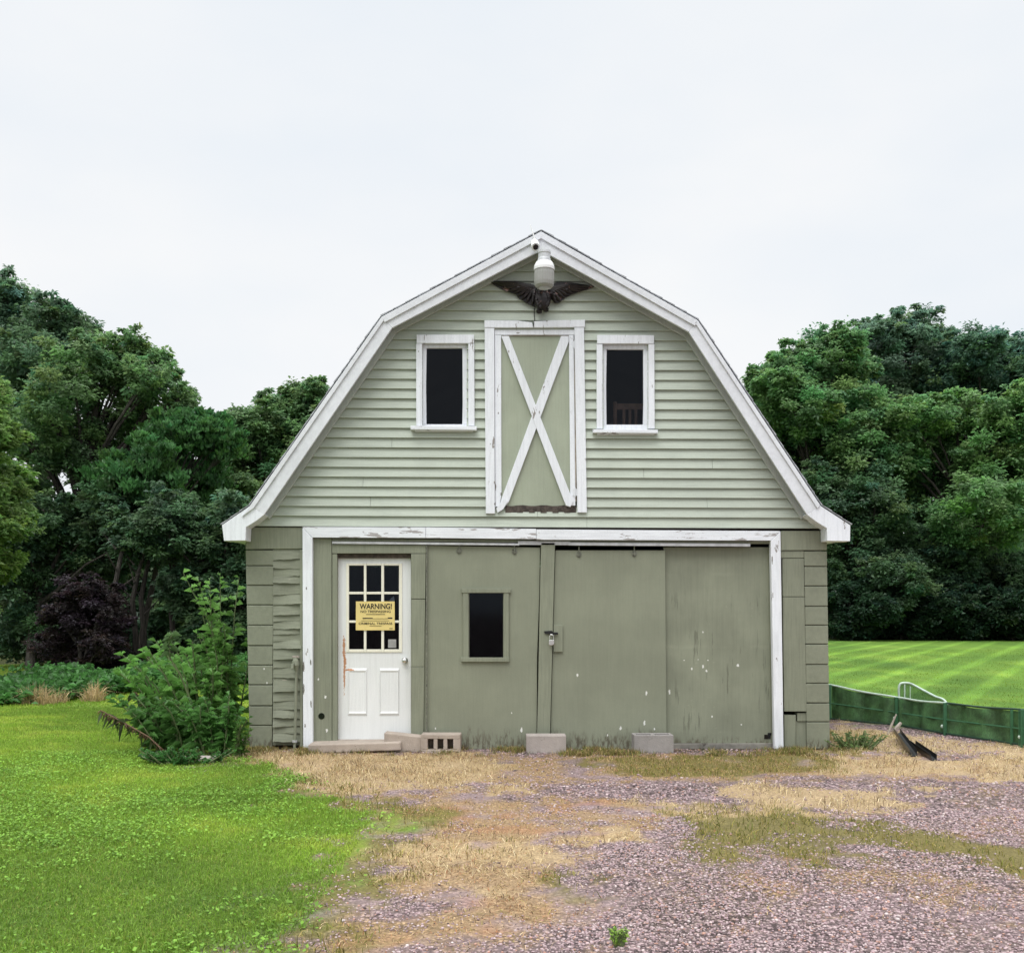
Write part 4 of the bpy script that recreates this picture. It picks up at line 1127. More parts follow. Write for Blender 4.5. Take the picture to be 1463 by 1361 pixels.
def canopy(lobes, ln, dens, hue, bright=.25, upright=0.0, flat=.70, clump=.215, seed_var=.15, gap=0.0):
    """lobes: [(centre vec, radius)] -> leaf verts, faces, colours, clump centres.  Leaves fill shells of flattened clumps."""
    vs, fs, cs, cc = [], [], [], []; nb = 0
    hue = np.array(hue)
    sat = []
    for cen, r in lobes:      # small sprays standing off the upper outline
        for _ in range(3):
            u = unit(1)[0]; u[2] = abs(u[2]) * .9 + .05; u /= np.linalg.norm(u)
            sat.append((np.array(cen) + u * r * rng.uniform(.95, 1.3), r * rng.uniform(.22, .40)))
    for li, (cen, r) in enumerate(list(lobes) + sat):
        cen = np.array(cen)
        nc = int(rng.integers(44, 58)) if li < len(lobes) else 9
        d = unit(nc); d[:, 2] = d[:, 2] * .9 + .12
        rad = r * rng.uniform(.25, 1.0, nc) ** .5 * rng.choice([1, 1.3], nc, p=[.8, .2])
        pts = cen + d * rad[:, None]
        for p in pts:
            if rng.random() < gap: continue
            rc = r * clump * rng.uniform(.5, 1.5)
            n = int(dens * 4300 / 50 * (rc / (r * clump)) ** 2 * (r / ln / 5.6) ** 2) if li < len(lobes) else int(22 * (r / ln))
            n = max(16, min(n, 900))
            u = unit(n); s_ = rng.uniform(.1, 1.0, n) ** .6 * rng.choice([1, 1.45, 2.1], n, p=[.66, .22, .12])
            off = u * s_[:, None] * rc; off[:, 2] *= flat
            q = p + off
            nr = u * .6 + np.array([0, 0, 1.0]) + rng.normal(0, .45, (n, 3))
            ax = u * np.array([1, 1, .3]) + rng.normal(0, .5, (n, 3)); ax[:, 2] = ax[:, 2] * (.5) + upright * 1.6
            l = ln * rng.uniform(.5, 1.15, n)
            v, f = leaf_geo(q, ax, nr, l, .55, .15 if not upright else .02)
            tint = 1 + rng.normal(0, seed_var)
            hshift = np.array([1 + rng.normal(0, .10), 1, 1 + rng.normal(0, .15)])
            col = hue * hshift * max(.5, tint) * rng.uniform(.7, 1.4, n)[:, None]
            vs.append(v); fs.append(f + nb); cs.append(np.repeat(np.clip(col, .003, .6)[:, None], 4, 1).reshape(-1, 3)); nb += len(v)
            cc.append((p, rc))
    return np.concatenate(vs), np.concatenate(fs), np.concatenate(cs), cc
def bark():
    t = NT('grey_brown_bark')
    c = t.mix(t.ramp(t.noise(6, 5, .7, stretch=(4, 4, .34)), .35, .65), (.022, .018, .015), (.075, .065, .055))
    t.bump(t.noise(10, 4, .7, stretch=(5, 5, .6)), .8, .03)
    return t.done(c, .95)
M['bark'] = bark()
def tree(name, label, cat, d, base_px, lobes_px, ln, hue, group=None, dens=1.0, spread=.9, upright=0.0, trunk_r=.16, top=None, gap=0.0, base_z=0.0, **kw):
    """crown lobes measured on the photo (px, py, r) and set at distance d from the camera with real depth"""
    if d > 34: d, ln = d * 1.135, ln * 1.08
    y = d - D
    s = d / F
    root = thing(name, label, cat, ((base_px - CX) * s, y, base_z), group)
    rl = Vector(root.location)
    lobes = []
    for i, (px, py, r) in enumerate(lobes_px):
        p = P(px, py, y); rr = r * s
        p.y += rng.uniform(-1, 1) * spread * rr * 1.6
        lobes.append((np.array(p - rl), rr))
        lobes.append((np.array(p - rl) + np.array([rng.uniform(-.3, .3) * rr, rr * rng.uniform(1.0, 1.7), rng.uniform(-.5, .1) * rr]), rr * .9))
    v, f, c, cc = canopy(lobes, ln, dens, hue, upright=upright, gap=gap, **kw)
    np_mesh('crown', v, f, M['leaf'], root, c)
    mb = MB()
    ztop = max(l[0][2] for l in lobes) if top is None else top
    cxm = sum(l[0][0] for l in lobes) / len(lobes); cym = sum(l[0][1] for l in lobes) / len(lobes)
    zlow = min(l[0][2] - l[1] for l in lobes)
    def tp(t):
        return Vector((cxm * t ** 1.5 * .8 + .08 * math.sin(t * 5 + base_px), cym * t ** 1.4 * .8, -.15 + (ztop * .92 + .15) * t))
    ts = [0, .03, .12, .25, .4, .55, .7, .85, 1]
    mb.tube([tp(t) for t in ts], [trunk_r * 1.45, trunk_r * 1.1] + [trunk_r * (1 - .85 * t) for t in ts[2:]], 9)
    for lc, lr in lobes:
        lc = Vector(lc)
        t0 = min(.9, max(.12, (lc.z - lr * 1.2) / max(ztop, .1) * .8))
        a = tp(t0); m1 = a.lerp(lc, .5) + Vector((0, 0, lr * .25)); r0 = trunk_r * (1 - .85 * t0) * .55
        mb.tube([a, a.lerp(m1, .5) + Vector((0, 0, -.03)), m1, lc], [r0, r0 * .8, r0 * .6, r0 * .25], 6, caps=False)
        near = sorted(cc, key=lambda q: (Vector(q[0]) - lc).length)[:7]
        for q, rc in near:
            q = Vector(q); mm = lc.lerp(q, .5) + Vector((0, 0, .04))
            mb.tube([m1.lerp(lc, random.random()), mm, q], [r0 * .3, r0 * .2, .008], 4, caps=False)
    mb.build('trunk', M['bark'], root)
    return root
GREEN = (.135, .235, .095); DEEP = (.085, .155, .078); LIME = (.165, .27, .075); BLUEG = (.125, .215, .130); PURP = (.040, .029, .032)
GL = 'broadleaf trees along the left edge of the lawn'; GR = 'broadleaf trees along the far right lawn'
tree('broadleaf_tree', 'yellow-green leafy tree cut by the left edge of the photo', 'tree', 17, -45, [(-52, 560, 40), (-38, 615, 40), (-70, 690, 56), (-26, 745, 34), (-50, 810, 40), (-62, 880, 42), (-38, 700, 32)], .11, LIME, GL, trunk_r=.14)
tree('broadleaf_tree', 'tallest dark green tree behind, cut by the left edge of the photo', 'tree', 31, -10, [(-20, 455, 52), (15, 440, 36), (-30, 530, 60), (25, 505, 45), (10, 570, 45), (40, 480, 28), (5, 425, 25)], .15, BLUEG, GL, trunk_r=.22)
tree('broadleaf_tree', 'thin-crowned tall tree with sky showing through, second from the left edge', 'tree', 28, 60, [(70, 462, 34), (105, 470, 26), (130, 500, 22), (60, 520, 42), (100, 525, 34), (55, 590, 45), (30, 620, 40), (75, 440, 18)], .14, DEEP, GL, trunk_r=.2, gap=.34, dens=.8)
tree('broadleaf_tree', 'broad dark tree with spreading limbs and a domed top on the left', 'tree', 24, 88, [(115, 535, 42), (165, 515, 40), (205, 510, 34), (225, 550, 30), (262, 575, 18), (255, 560, 16), (150, 575, 48), (95, 595, 45), (205, 590, 34), (65, 640, 42), (110, 655, 48), (165, 645, 42), (140, 500, 24), (190, 490, 18), (45, 700, 40)], .125, GREEN, GL, trunk_r=.26, gap=.36, dens=.85)
tree('sumac_tree', 'small upright tree with pointed feathery shoots between the left trees', 'tree', 23.5, 200, [(210, 645, 34), (250, 625, 26), (285, 628, 26), (232, 690, 46), (280, 690, 40), (178, 690, 38), (268, 605, 12), (292, 600, 10), (308, 625, 20), (300, 610, 12), (322, 625, 16), (330, 640, 20), (318, 604, 9)], .14, (.075, .185, .060), GL, upright=.9, trunk_r=.09)
tree('broadleaf_tree', 'rounded dense tree rising behind the left roof slope', 'tree', 27, 380, [(335, 640, 38), (370, 615, 36), (405, 590, 32), (440, 575, 28), (455, 590, 28), (360, 690, 52), (410, 655, 50), (325, 715, 44), (470, 600, 28), (440, 640, 40), (345, 605, 16), (410, 562, 16), (450, 556, 14)], .14, GREEN, GL, trunk_r=.2)
tree('broadleaf_tree', 'low shady tree by the left eave of the barn', 'tree', 21.5, 305, [(315, 760, 42), (345, 800, 42), (285, 790, 42), (330, 845, 40), (250, 770, 42), (270, 850, 36), (230, 730, 36), (350, 740, 34), (352, 865, 36), (358, 905, 26), (322, 895, 30), (290, 905, 28)], .12, DEEP, GL, trunk_r=.12)
tree('broadleaf_tree', 'low dark tree under the broad domed tree on the left', 'tree', 22.5, 40, [(30, 760, 48), (90, 745, 48), (25, 840, 45), (150, 735, 45), (195, 770, 46), (60, 900, 40), (10, 910, 40), (120, 790, 40)], .13, DEEP, GL, trunk_r=.12)
for px, d, top_px in ((166, 21.6, 765), (192, 21.9, 790), (204, 22.1, 785), (245, 22.3, 770)):
    s_ = d / F
    rt = thing('bare_trunk', {166: 'tall pale bare trunk right of the purple shrub', 192: 'left one of a close pair of thin dark trunks', 204: 'right one of a close pair of thin dark trunks', 245: 'thin dark trunk nearest the weedy corner of the barn'}[px], 'tree trunk', ((px - CX) * s_, d - D, 0), 'bare trunks at the wood edge')
    b = MB(); h_ = CZ - (top_px - HY) * s_; b.tube([(0, 0, -.1), (.03, 0, h_ * .3), (-.05, .02, h_ * .6), (.06, .1, h_ * .85), (.10, .3, h_)], [.075, .062, .056, .045, .03], 8)
    for k in range(4): z_ = h_ * (.45 + .15 * k); b.tube([(0, 0, z_), (random.uniform(-.5, .5), random.uniform(-.3, .3), z_ + .4)], [.025, .008], 5, caps=False)
    b.build('trunk', M['bark'], rt)
tree('purple_shrub', 'large dark purple-leaved shrub at the wood edge on the left', 'shrub', 20.2, 115, [(108, 862, 32), (85, 895, 36), (140, 890, 36), (112, 925, 38), (64, 925, 26), (160, 925, 24), (100, 955, 22), (142, 953, 22), (128, 850, 16), (72, 880, 16)], .09, PURP, None, trunk_r=.06, dens=.62, gap=.2)
# right side
tree('broadleaf_tree', 'bright green rounded tree rising from behind the right roof slope', 'tree', 39, 1170, [(1100, 565, 34), (1140, 535, 36), (1185, 515, 38), (1222, 540, 34), (1130, 595, 48), (1180, 590, 56), (1225, 600, 44), (1100, 640, 44), (1160, 660, 52), (1218, 665, 50), (1086, 548, 18), (1160, 505, 18), (1205, 495, 22), (1110, 525, 16)], .20, (.142, .265, .105), GR, trunk_r=.3, dens=1.0)
tree('broadleaf_tree', 'tallest airy tree behind the other trees on the right', 'tree', 48, 1300, [(1248, 492, 26), (1275, 478, 24), (1318, 466, 22), (1340, 495, 26), (1290, 515, 42), (1330, 530, 36), (1242, 520, 24), (1310, 560, 40), (1260, 560, 36), (1240, 465, 12)], .23, BLUEG, GR, trunk_r=.3, gap=.18, dens=.9)
tree('broadleaf_tree', 'dark blue-green tree at the back, cut by the right edge of the photo', 'tree', 46, 1420, [(1380, 515, 34), (1420, 496, 30), (1455, 500, 32), (1400, 550, 46), (1450, 550, 48), (1490, 520, 46), (1350, 540, 28)], .22, (.10, .19, .12), GR, trunk_r=.3)
tree('broadleaf_tree', 'wide light-topped tree in front, cut by the right edge of the photo', 'tree', 37.5, 1390, [(1280, 600, 24), (1325, 600, 32), (1375, 592, 32), (1425, 605, 38), (1470, 618, 42), (1295, 645, 40), (1350, 650, 52), (1420, 680, 58), (1300, 715, 48), (1370, 745, 58), (1440, 760, 58), (1480, 690, 50)], .19, (.148, .272, .10), GR, trunk_r=.28)
tree('broadleaf_tree', 'lower dark tree nearest the right wall of the barn', 'tree', 36.5, 1240, [(1200, 725, 42), (1250, 735, 40), (1300, 780, 44), (1225, 790, 45), (1200, 840, 36), (1262, 835, 44), (1160, 700, 36), (1205, 880, 28)], .18, DEEP, GR, trunk_r=.18)
tree('broadleaf_tree', 'lower dark spreading tree in the right corner over the mown lawn', 'tree', 36.8, 1400, [(1350, 815, 44), (1420, 825, 48), (1475, 845, 48), (1320, 855, 38), (1385, 868, 32), (1440, 878, 28), (1300, 880, 24)], .18, DEEP, GR, trunk_r=.18)
for px, d, lab, lb_ in ((1215, 35.2, 'dark shrub filling the wood edge nearest the right wall of the barn', [(1190, 870, 26), (1215, 860, 28), (1245, 872, 26), (1225, 892, 18), (1195, 893, 16), (1205, 902, 14), (1235, 902, 14)]),
        (1295, 35.4, 'dark shrub in the wood edge straight above the netted hoop', [(1270, 868, 26), (1298, 850, 30), (1325, 870, 26), (1290, 892, 20), (1320, 893, 18), (1270, 902, 14), (1305, 902, 14)]),
        (1375, 35.2, 'dark shrub in the wood edge above the middle of the mown lawn', [(1350, 872, 26), (1378, 858, 28), (1405, 872, 26), (1370, 893, 20), (1400, 893, 18), (1345, 902, 14), (1385, 902, 14)]),
        (1450, 35.0, 'dark shrub in the wood edge cut by the right edge of the photo', [(1430, 872, 26), (1455, 860, 30), (1485, 872, 26), (1450, 893, 20), (1478, 893, 18), (1430, 902, 14), (1465, 902, 14)])):
    tree('dark_shrub', lab, 'shrub', d, px, lb_, .16, (.028, .062, .032), 'dark shrubs along the right wood edge', trunk_r=.05)
# woodland mass behind, one object
lob = []
for i in range(70):
    px = rng.uniform(-520, 470); d = rng.uniform(29, 36); r = rng.uniform(50, 75)
    lob.append((np.array(P(px, rng.uniform(770, 940), d - D)), r * d / F))
for i in range(78):
    px = rng.uniform(1000, 1900); d = rng.uniform(53, 62); r = rng.uniform(45, 65)
    lob.append((np.array(P(px, rng.uniform(600, 915), d - D)), r * d / F))
for i in range(26):
    px = rng.uniform(430, 1080); d = rng.uniform(52, 62); r = rng.uniform(50, 70)
    lob.append((np.array(P(px, rng.uniform(640, 890), d - D)), r * d / F))
v, f, c, cc = canopy(lob, .26, .75, DEEP)
tag(np_mesh('woodland', v, f, M['leaf'], None, c), 'dense shady woodland behind the front rows of trees', 'woodland', kind='stuff')
# undergrowth band along the left wood edge
vs, fs, cs = [], [], []; nb = 0
def add_leaves(v, f, c):
    global nb
    vs.append(v); fs.append(f + nb); cs.append(c); nb += len(v)
def weeds(xc, yc, n, h, ln, hue):
    k = len(xc)
    q = np.stack([np.repeat(xc, n) + rng.normal(0, .14, k * n), np.repeat(yc, n) + rng.normal(0, .14, k * n), np.repeat(h, n) * rng.uniform(.05, 1, k * n) ** .7], 1)
    ax = rng.normal(0, 1, (k * n, 3)); ax[:, 2] = np.abs(ax[:, 2]) * .5 + .25
    v, f = leaf_geo(q, ax, np.array([0, 0, 1.0]) + rng.normal(0, .5, (k * n, 3)), ln * rng.uniform(.6, 1.3, k * n), .4, .25)
    col = np.array(hue) * rng.uniform(.6, 1.5, k * n)[:, None] * np.repeat(rng.uniform(.75, 1.3, k), n)[:, None]
    add_leaves(v, f, np.repeat(col[:, None], 4, 1).reshape(-1, 3))
for (pa, pb, depth, h) in (((-120, 1010), (40, 1006), 3.2, .34), ((40, 1006), (140, 992), 4.5, .30), ((140, 992), (260, 985), 6, .36), ((250, 985), (420, 975), 4, .34)):
    (xa, ya), (xb, yb) = G(*pa), G(*pb)
    k = 230
    t = rng.random(k); xx = xa + (xb - xa) * t; yy = ya + (yb - ya) * t + rng.random(k) ** 1.3 * depth
    weeds(xx, yy, 62, h * (.25 + 1.3 * fbm(xx, yy, .9, 3, 8)) * rng.uniform(.5, 1.2, k), .15, (.062, .165, .042))
tag(np_mesh('undergrowth', np.concatenate(vs), np.concatenate(fs), M['leaf'], None, np.concatenate(cs)), 'knee-high green weeds along the left wood edge', 'weeds', kind='stuff')
vs.clear(); fs.clear(); cs.clear(); nb = 0
# pale dry grass clumps at the far edge of the left lawn
for px, py, w_, h_, n, lab in ((52, 1006, .20, .30, 700, 'wide tawny dry grass clump at the far left of the lawn edge'), (86, 1004, .06, .26, 160, 'thin pale dry grass tuft between two larger dry clumps'), (134, 1001, .09, .30, 300, 'pale fan-shaped dry grass clump right of the others at the lawn edge')):
    x0, y0 = G(px, py)
    r_ = thing('dry_grass_clump', lab, 'grass clump', (x0, y0, 0), 'dry grass clumps at the far lawn edge')
    xx, yy = rng.uniform(-1.6, 1.6, n) * w_, rng.uniform(-.14, .14, n)
    h_ = h_ * (1.15 - .75 * (xx / (1.7 * w_)) ** 2)
    col = np.array([.56, .43, .24]) * rng.uniform(.6, 1.25, n)[:, None]
    v, f, c = blades(xx, yy, h_ * rng.uniform(.4, 1.15, n), np.full(n, .010), col, .75, z=np.zeros(n))
    np_mesh('blades', v, f, M['straw'], r_, c)

# weedy plants beside the left wall
M['stem'] = simple('green_stem', (.10, .13, .05), .7, var=.25)
M['stem_brown'] = simple('dead_brown_stem', (.14, .085, .05), .85, var=.3)
def weed_plant(name, label, cat, base, stems, ln, hue, leafw=.34, group=None, per=26, droop=.45, dark=False, start=.15):
    """stems: [(points in local coords)] each a curved leafy shoot"""
    r_ = thing(name, label, cat, base, group)
    mb = MB(); L = []
    for pts in stems:
        pts = [Vector(p) for p in pts]
        mb.tube(pts, [.012 - .008 * i / max(1, len(pts) - 1) for i in range(len(pts))], 5)
        for k in range(per):
            t = start + (1 - start) * (k + random.random()) / per
            seg = min(len(pts) - 2, int(t * (len(pts) - 1))); u = t * (len(pts) - 1) - seg
            q = pts[seg].lerp(pts[seg + 1], min(1, u))
            L.append((q, t, (pts[seg + 1] - pts[seg]).normalized()))
    n = len(L)
    q = np.array([tuple(l[0]) for l in L]); t = np.array([l[1] for l in L])
    a = rng.uniform(0, 6.283, n)
    ax = np.stack([np.cos(a), np.sin(a), .35 + .5 * t], 1)
    l = ln * rng.uniform(.65, 1.2, n) * (1.1 - .5 * t)
    v, f = leaf_geo(q, ax, np.array([0, 0, 1.0]) + rng.normal(0, .25, (n, 3)), l, leafw, droop)
    col = np.array(hue) * rng.uniform(.65, 1.45, n)[:, None]
    np_mesh('leaves', v, f, M['leaf'], r_, np.repeat(col[:, None], 4, 1).reshape(-1, 3))
    mb.build('stem', M['stem'], r_)
    return r_
def shoots(n, spread, h, lean=(0, 0), yspread=None):
    out = []
    for i in range(n):
        x0, y0 = random.uniform(-spread, spread), random.uniform(-(yspread or spread), yspread or spread)
        hh = h * random.uniform(.6, 1.08)
        lx, ly = lean[0] + random.uniform(-.22, .22), lean[1] + random.uniform(-.15, .15)
        out.append([(x0 * .5, y0 * .5, 0), (x0 * .7 + lx * hh * .25, y0 * .7 + ly * hh * .25, hh * .4), (x0 * .9 + lx * hh * .6, y0 * .9 + ly * hh * .6, hh * .78), (x0 + lx * hh, y0 + ly * hh, hh)])
    return out
GW = 'weedy plants beside the left wall'
def at(px, py_ground): x, y = G(px, py_ground); return (x, y, -.01)
weed_plant('tall_weed', 'tallest leafy weed against the left wall of the barn', 'weed', at(325, 1055), shoots(15, .20, 1.82, (-.08, 0)), .21, (.135, .27, .066), .44, GW, 24)
weed_plant('tall_weed', 'mid green bushy weed left of the tallest one beside the wall', 'weed', at(292, 1062), shoots(17, .28, 1.2, (-.18, 0)), .21, (.118, .25, .06), .32, GW, 22)
weed_plant('tall_weed', 'bright leafy weed furthest left in the clump by the wall', 'weed', at(266, 1066), shoots(18, .30, 1.0, (-.45, 0)), .21, (.125, .27, .06), .30, GW, 22)
weed_plant('tall_weed', 'dark low weed at the front of the clump by the wall', 'weed', at(255, 1078), shoots(16, .34, .6, (-.5, -.1), .15), .18, (.085, .19, .05), .30, GW, 24)
weed_plant('tall_weed', 'dark green weed at the foot of the left wall corner', 'weed', at(306, 1080), shoots(18, .26, .62, (.0, -.05), .12), .16, (.085, .20, .05), .36, GW, 26)
weed_plant('low_weed', 'short fresh green weed hugging the left corner block of the barn', 'weed', at(340, 1083), shoots(8, .07, .36, (.0, 0), .08), .09, (.085, .18, .04), .55, GW, 16)
weed_plant('low_weed', 'ground-hugging green weed mat in front of the weedy clump', 'weed', at(262, 1092), shoots(40, .50, .15, (0, 0), .12), .09, (.050, .145, .035), .45, GW, 10)
# leaning stalk with drooping leaves at its tip
sb_ = Vector(at(292, 1075)); y_ = sb_.y
loc = lambda px, py, dy=0: tuple(P(px, py, y_ + dy) - sb_)
r_ = weed_plant('leaning_stalk', 'dark leaning stalk with drooping leaves at its tip over the weeds', 'weed', tuple(sb_), [[loc(290, 1070), loc(276, 1010, -.1), loc(258, 965, -.15), loc(243, 940, -.18), loc(241, 915, -.18), loc(247, 905, -.18)]], .17, (.085, .15, .055), .36, GW, 22, .75, start=.62)
# two dead flower stalks leaning left
def dead(label, pts, base):
    bb = Vector(base); q = [Vector(p) - bb for p in pts]
    r_ = thing('dead_stalk', label, 'dead stalk', tuple(bb), 'dead brown stalks leaning left')
    mb = MB(); mb.tube(q, [.010] + [.007] * (len(q) - 2) + [.004], 6); mb.build('stem', M['stem_brown'], r_)
    n = 130; L = []
    for i in range(n):
        t = random.random() ** .8; seg = min(len(q) - 2, int(t * (len(q) - 1))); u = t * (len(q) - 1) - seg; L.append(tuple(q[seg].lerp(q[seg + 1], u)))
    c = np.array(L); ax = rng.normal(0, .6, (n, 3)) + np.array([-.3, 0, -.5])
    big = rng.random(n) < .2
    v, f = leaf_geo(c, ax, rng.normal(0, 1, (n, 3)), np.where(big, .13, .05) * rng.uniform(.7, 1.2, n), .3, .4)
    col = np.where(big[:, None], np.array([.06, .085, .03]), np.array([.16, .10, .055])) * rng.uniform(.6, 1.3, n)[:, None]
    np_mesh('seed_heads', v, f, M['leaf'], r_, np.repeat(col[:, None], 4, 1).reshape(-1, 3))
yy = G(230, 1082)[1]
dead('longer dead brown stalk leaning far out over the lawn', [P(238, 1076, yy), P(212, 1052, yy), P(184, 1036, yy), P(162, 1024, yy), P(143, 1014, yy)], P(238, 1078, yy))
yy = G(250, 1070)[1]
dead('shorter dead brown stalk above the longer one', [P(250, 1066, yy), P(232, 1030, yy), P(216, 1008, yy), P(203, 997, yy), P(192, 988, yy)], P(250, 1070, yy))
fx_, fy_ = G(288, 1087)
b = MB(); ring = [(.21 * math.cos(w) * (1 + .12 * math.sin(3 * w)), .09 * math.sin(w)) for w in [2 * math.pi * k / 14 for k in range(14)]]
b.prism([Vector((a, c_, -.01)) for a, c_ in ring], [Vector((a * .94, c_ * .94, .045)) for a, c_ in ring])
tag(b.build('flat_stone', M['concrete'], None, bevel=.01, loc=(fx_, fy_, 0)), 'flat pale stone in the grass below the left weeds', 'stone')
# small green weed alone in the gravel
wx, wy = G(884, 1350)
weed_plant('small_weed', 'small bright green weed growing alone in the front gravel', 'weed', (wx, wy, 0), shoots(14, .032, .075, (0, 0)), .032, (.30, .46, .09), .5, None, 9)
# weeds by the right corner
wx, wy = G(1222, 1070)
weed_plant('corner_weed', 'low grey-green weed patch beyond the right corner of the barn', 'weed', (wx, wy, 0), shoots(30, .34, .17, (0, 0), .14), .06, (.13, .20, .07), .35, None, 12)

# ------------------------------------------------------------------ green mesh fence, hoop, gutter pieces
def mesh_mat():
    t = NT('green_net_sheet')
    ck = t.noise(120, 3, .8, stretch=(1, 1, .4)); n = t.noise(5, 4)
    c = t.mul((.052, .125, .048), t.ramp(n, .3, .7, .5, 1.6))
    c = t.mul(c, t.ramp(ck, .35, .65, .7, 1.3))
    t.done(c, .6)
    tr = t.n('ShaderNodeBsdfTransparent'); mx = t.n('ShaderNodeMixShader'); mx.inputs[0].default_value = .86
    t.l(tr.outputs[0], mx.inputs[1]); t.l(t.b.outputs[0], mx.inputs[2]); t.l(mx.outputs[0], t.out.inputs[0])
    return t.m
M['net'] = mesh_mat()
M['green_post'] = simple('green_painted_rail', (.035, .12, .055), .5, var=.2)
M['green_dark'] = simple('dark_green_rail', (.012, .04, .022), .5, var=.2)
M['pale_green'] = simple('pale_green_tube', (.46, .56, .48), .4, var=.1)
# run of the fence on the ground: photo measured at three points
FP = [(1187, 1028, 978), (1283, 1037, 996), (1352, 1049.5, 1004), (1463, 1066, 1013.5), (1640, 1096, 1030)]
ends = []
for px, pyb, pyt in FP:
    x, y = G(px, pyb); zt = CZ - (pyt - HY) * (y + D) / F
    ends.append((x, y, zt))
x, y, zt = ends[0]; dx, dy = ends[0][0] - ends[1][0], ends[0][1] - ends[1][1]
ends.insert(0, (x + dx * 2.2, y + dy * 2.2, zt))
fr = thing('mesh_fence', 'knee-high green netted fence running from behind the barn to the right edge', 'fence', (ends[3][0], ends[3][1], 0))
fo = Vector(fr.location)
for i, (a, c2) in enumerate(zip(ends, ends[1:])):
    A, B = Vector((a[0], a[1], 0)), Vector((c2[0], c2[1], 0)); dv = (B - A).normalized(); nn = Vector((-dv.y, dv.x, 0))
    b = MB(fo); K = 22
    pts = []
    for k in range(K + 1):
        t = k / K; p = A.lerp(B, t); zt = a[2] + (c2[2] - a[2]) * t - .012 * math.sin(math.pi * t) ** 2
        w = .022 * math.sin(t * 11 + i * 2) + .010 * math.sin(t * 27 + i)
        pts.append((p + nn * w, zt - .015 + .004 * math.sin(t * 13)))
    for (p, z1), (q, z2) in zip(pts, pts[1:]):
        f_ = [p + Vector((0, 0, .01)), q + Vector((0, 0, .01)), q + Vector((0, 0, z2)), p + Vector((0, 0, z1))]
        b.prism(f_, [v + nn * .004 for v in f_])
    b.build('net_panel', M['net'], fr)
    b = MB(fo); b.tube([A.lerp(B, q / 10) + Vector((0, 0, a[2] + (c2[2] - a[2]) * q / 10 - .012 * math.sin(math.pi * q / 10) ** 2)) for q in range(11)], .012, 8); b.build('top_rail', M['pale_green'] if i < 3 else M['green_dark'], fr)
    b = MB(fo); b.tube([A - nn * .018 + Vector((0, 0, a[2] * .48)), B - nn * .018 + Vector((0, 0, c2[2] * .48))], .009, 6); b.build('mid_rail', M['green_post'], fr)
    b = MB(fo); b.tube([A - nn * .018 + Vector((0, 0, .02)), B - nn * .018 + Vector((0, 0, .02))], .012, 6); b.build('bottom_rail', M['green_dark'], fr)
    if i:
        b = MB(fo); q = A - nn * .022; b.box(q.x - .02, q.x + .02, q.y - .012, q.y + .012, -.05, a[2] + .005); b.build('post', M['green_post'], fr, bevel=.003)
        for zz in ((.09, .30) if i in (1,) else (.10,)):
            b = MB(fo); q2 = q + dv * -.05 + Vector((0, -.02, zz)); b.blob(q2, (.020, .012, .022), 8, 5); b.build('clip', M['pale_green'], fr)
# extra uprights inside the last panel
A, B = Vector(ends[3]), Vector(ends[4])
for t in (.83, .93):
    p = A.lerp(B, t); b = MB(fo); b.box(p.x - .014, p.x + .014, p.y - .05, p.y - .028, 0, p.z - .01); b.build('post', M['green_post'], fr, bevel=.002)
# hoop: a bent pale tube with netting, standing just behind the fence
hy = ends[2][1] + .22
hb_ = P(1300, 1003, hy); hoop = thing('netted_hoop', 'pale bent tube hoop with green netting rising above the green fence', 'hoop', (hb_.x, hb_.y, 0))
ho = Vector(hoop.location)
q = [Vector((P(1285, 1000, hy).x, hy, .02)), P(1284.5, 998, hy), P(1284, 985, hy), P(1285.5, 977.5, hy), P(1290, 975.3, hy), P(1298, 975.5, hy), P(1305, 978, hy), P(1318, 985, hy - .1), P(1335, 994, hy - .28), P(1352, 1003.5, hy - .45), Vector((P(1362, 1010, hy - .55).x, hy - .55, .03))]
def crv(pts, k=6):
    out = []
    for i in range(len(pts) - 1):
        p0, p1, p2, p3 = pts[max(i - 1, 0)], pts[i], pts[i + 1], pts[min(i + 2, len(pts) - 1)]
        for j in range(k):
            u = j / k
            out.append(.5 * ((2 * p1) + (p2 - p0) * u + (2 * p0 - 5 * p1 + 4 * p2 - p3) * u * u + (3 * p1 - p0 - 3 * p2 + p3) * u ** 3))
    return out + [pts[-1]]
b = MB(ho); b.tube(crv(q), .014, 8); b.build('tube', M['pale_green'], hoop)
b = MB(ho)
for k in range(2, 9):
    a, c2 = q[k], q[k + 1]
    f_ = [Vector((a.x, a.y + .004, .03)), Vector((c2.x, c2.y + .004, .03)), Vector((c2.x, c2.y + .004, c2.z)), Vector((a.x, a.y + .004, a.z))]
    b.prism(f_, [v + Vector((0, .004, 0)) for v in f_])
def net2():
    t = NT('thin_green_net'); t.done((.05, .14, .06), .6)
    tr = t.n('ShaderNodeBsdfTransparent'); mx = t.n('ShaderNodeMixShader'); mx.inputs[0].default_value = .45
    t.l(tr.outputs[0], mx.inputs[1]); t.l(t.b.outputs[0], mx.inputs[2]); t.l(mx.outputs[0], t.out.inputs[0]); return t.m
b.build('netting', net2(), hoop)
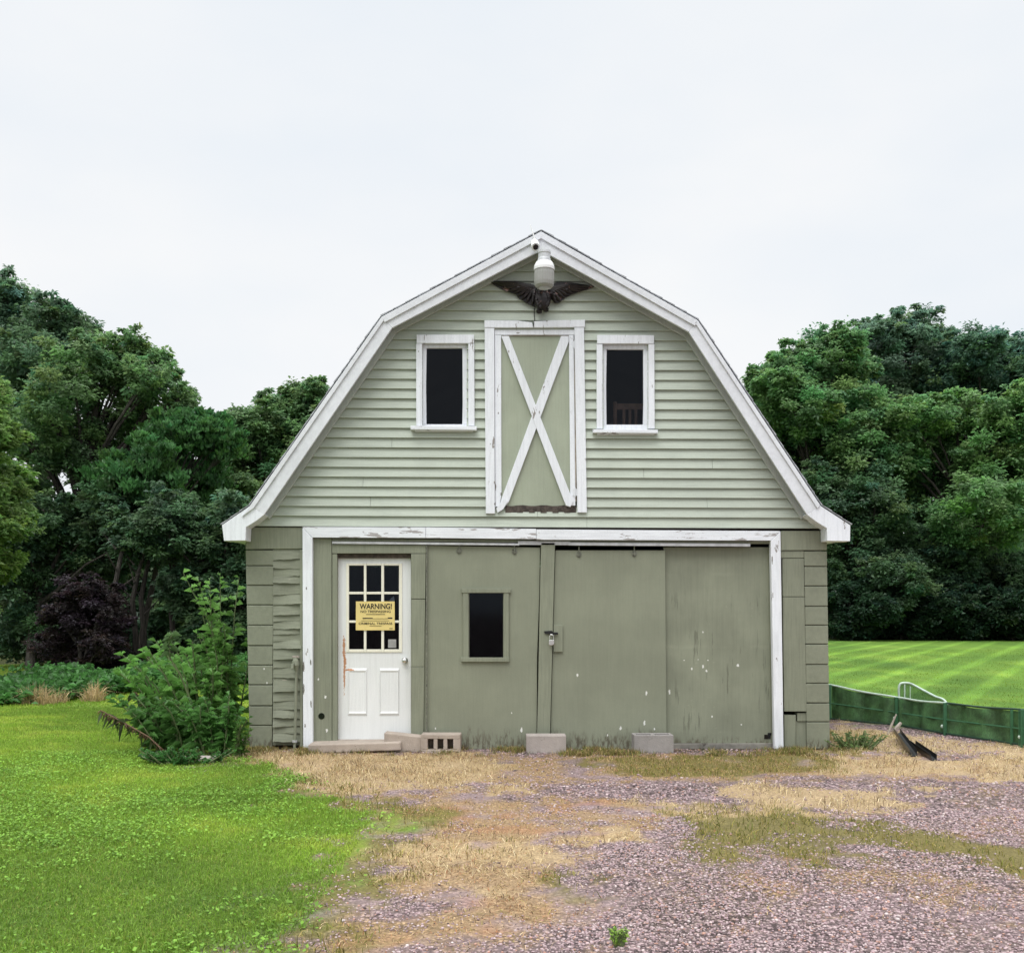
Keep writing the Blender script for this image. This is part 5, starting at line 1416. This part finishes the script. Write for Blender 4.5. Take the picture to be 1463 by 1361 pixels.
b = MB(ho); b.tube([Vector((P(1292, 985, hy).x, hy - .01, .03)), P(1292, 977, hy) - Vector((0, .01, 0))], .009, 6); b.tube([Vector((P(1300, 985, hy).x, hy - .01, .03)), P(1300, 980, hy) - Vector((0, .01, 0))], .006, 6); b.build('stay', M['pale_green'], hoop)
# black gutter pieces lying by the fence
def gutter(label, p0, p1, w, dz):
    A, B = Vector(p0), Vector(p1); dv = (B - A).normalized(); nn = dv.cross(Vector((0, 0, 1))).normalized(); up = nn.cross(dv)
    mid = (A + B) / 2
    sec = [(-w, .0), (-w * .95, -.055), (-w * .3, -.075), (w * .55, -.07), (w, -.02), (w, .0)]
    th = .006
    outer = [nn * a + up * (c_ + .075) for a, c_ in sec]; inner = [nn * (a * .93) + up * (c_ * .9 + .077) for a, c_ in sec]
    b = MB(mid); n = len(sec)
    for i in range(n - 1):
        for s_ in (0,):
            fr_ = [A + outer[i], A + outer[i + 1], A + inner[i + 1], A + inner[i]]
            b.prism(fr_, [v + (B - A) for v in fr_])
    o = b.build('gutter_piece', M['black_plastic'], None, loc=tuple(mid)); return tag(o, label, 'gutter piece', 'black gutter pieces by the fence')
xa, ya = G(1281, 1055); xb, yb = G(1305, 1080)
gutter('upper black gutter piece propped against the weeds by the green fence', (xa, ya, .05), (xb, yb, -.01), .036, 0)
xa, ya = G(1304, 1070); xb, yb = G(1334, 1086)
gutter('lower black gutter piece lying on the straw by the green fence', (xa, ya, .02), (xb, yb, -.015), .030, 0)
M['gut_grey'] = simple('grey_sheet', (.24, .25, .22), .6, var=.2)
xa, ya = G(1268, 1049)
b = MB((xa, ya, 0)); b.tube([(xa, ya, 0), (xa + .05, ya + .02, .10), (xa + .12, ya + .04, .235)], [.012, .014, .009], 6); tag(b.build('stick', M['wood_grey'], None, loc=(xa, ya, 0)), 'thin pale stick leaning before the green fence', 'stick')
xa, ya = G(1276, 1048)
b = MB((xa, ya, 0)); b.tube([(xa, ya, .03), (xa + .06, ya + .01, .09), (xa + .10, ya + .02, .13)], [.022, .024, .018], 6); tag(b.build('stick', M['wood_grey'], None, loc=(xa, ya, 0)), 'short thick stub of grey wood beside the upper gutter piece', 'stick')
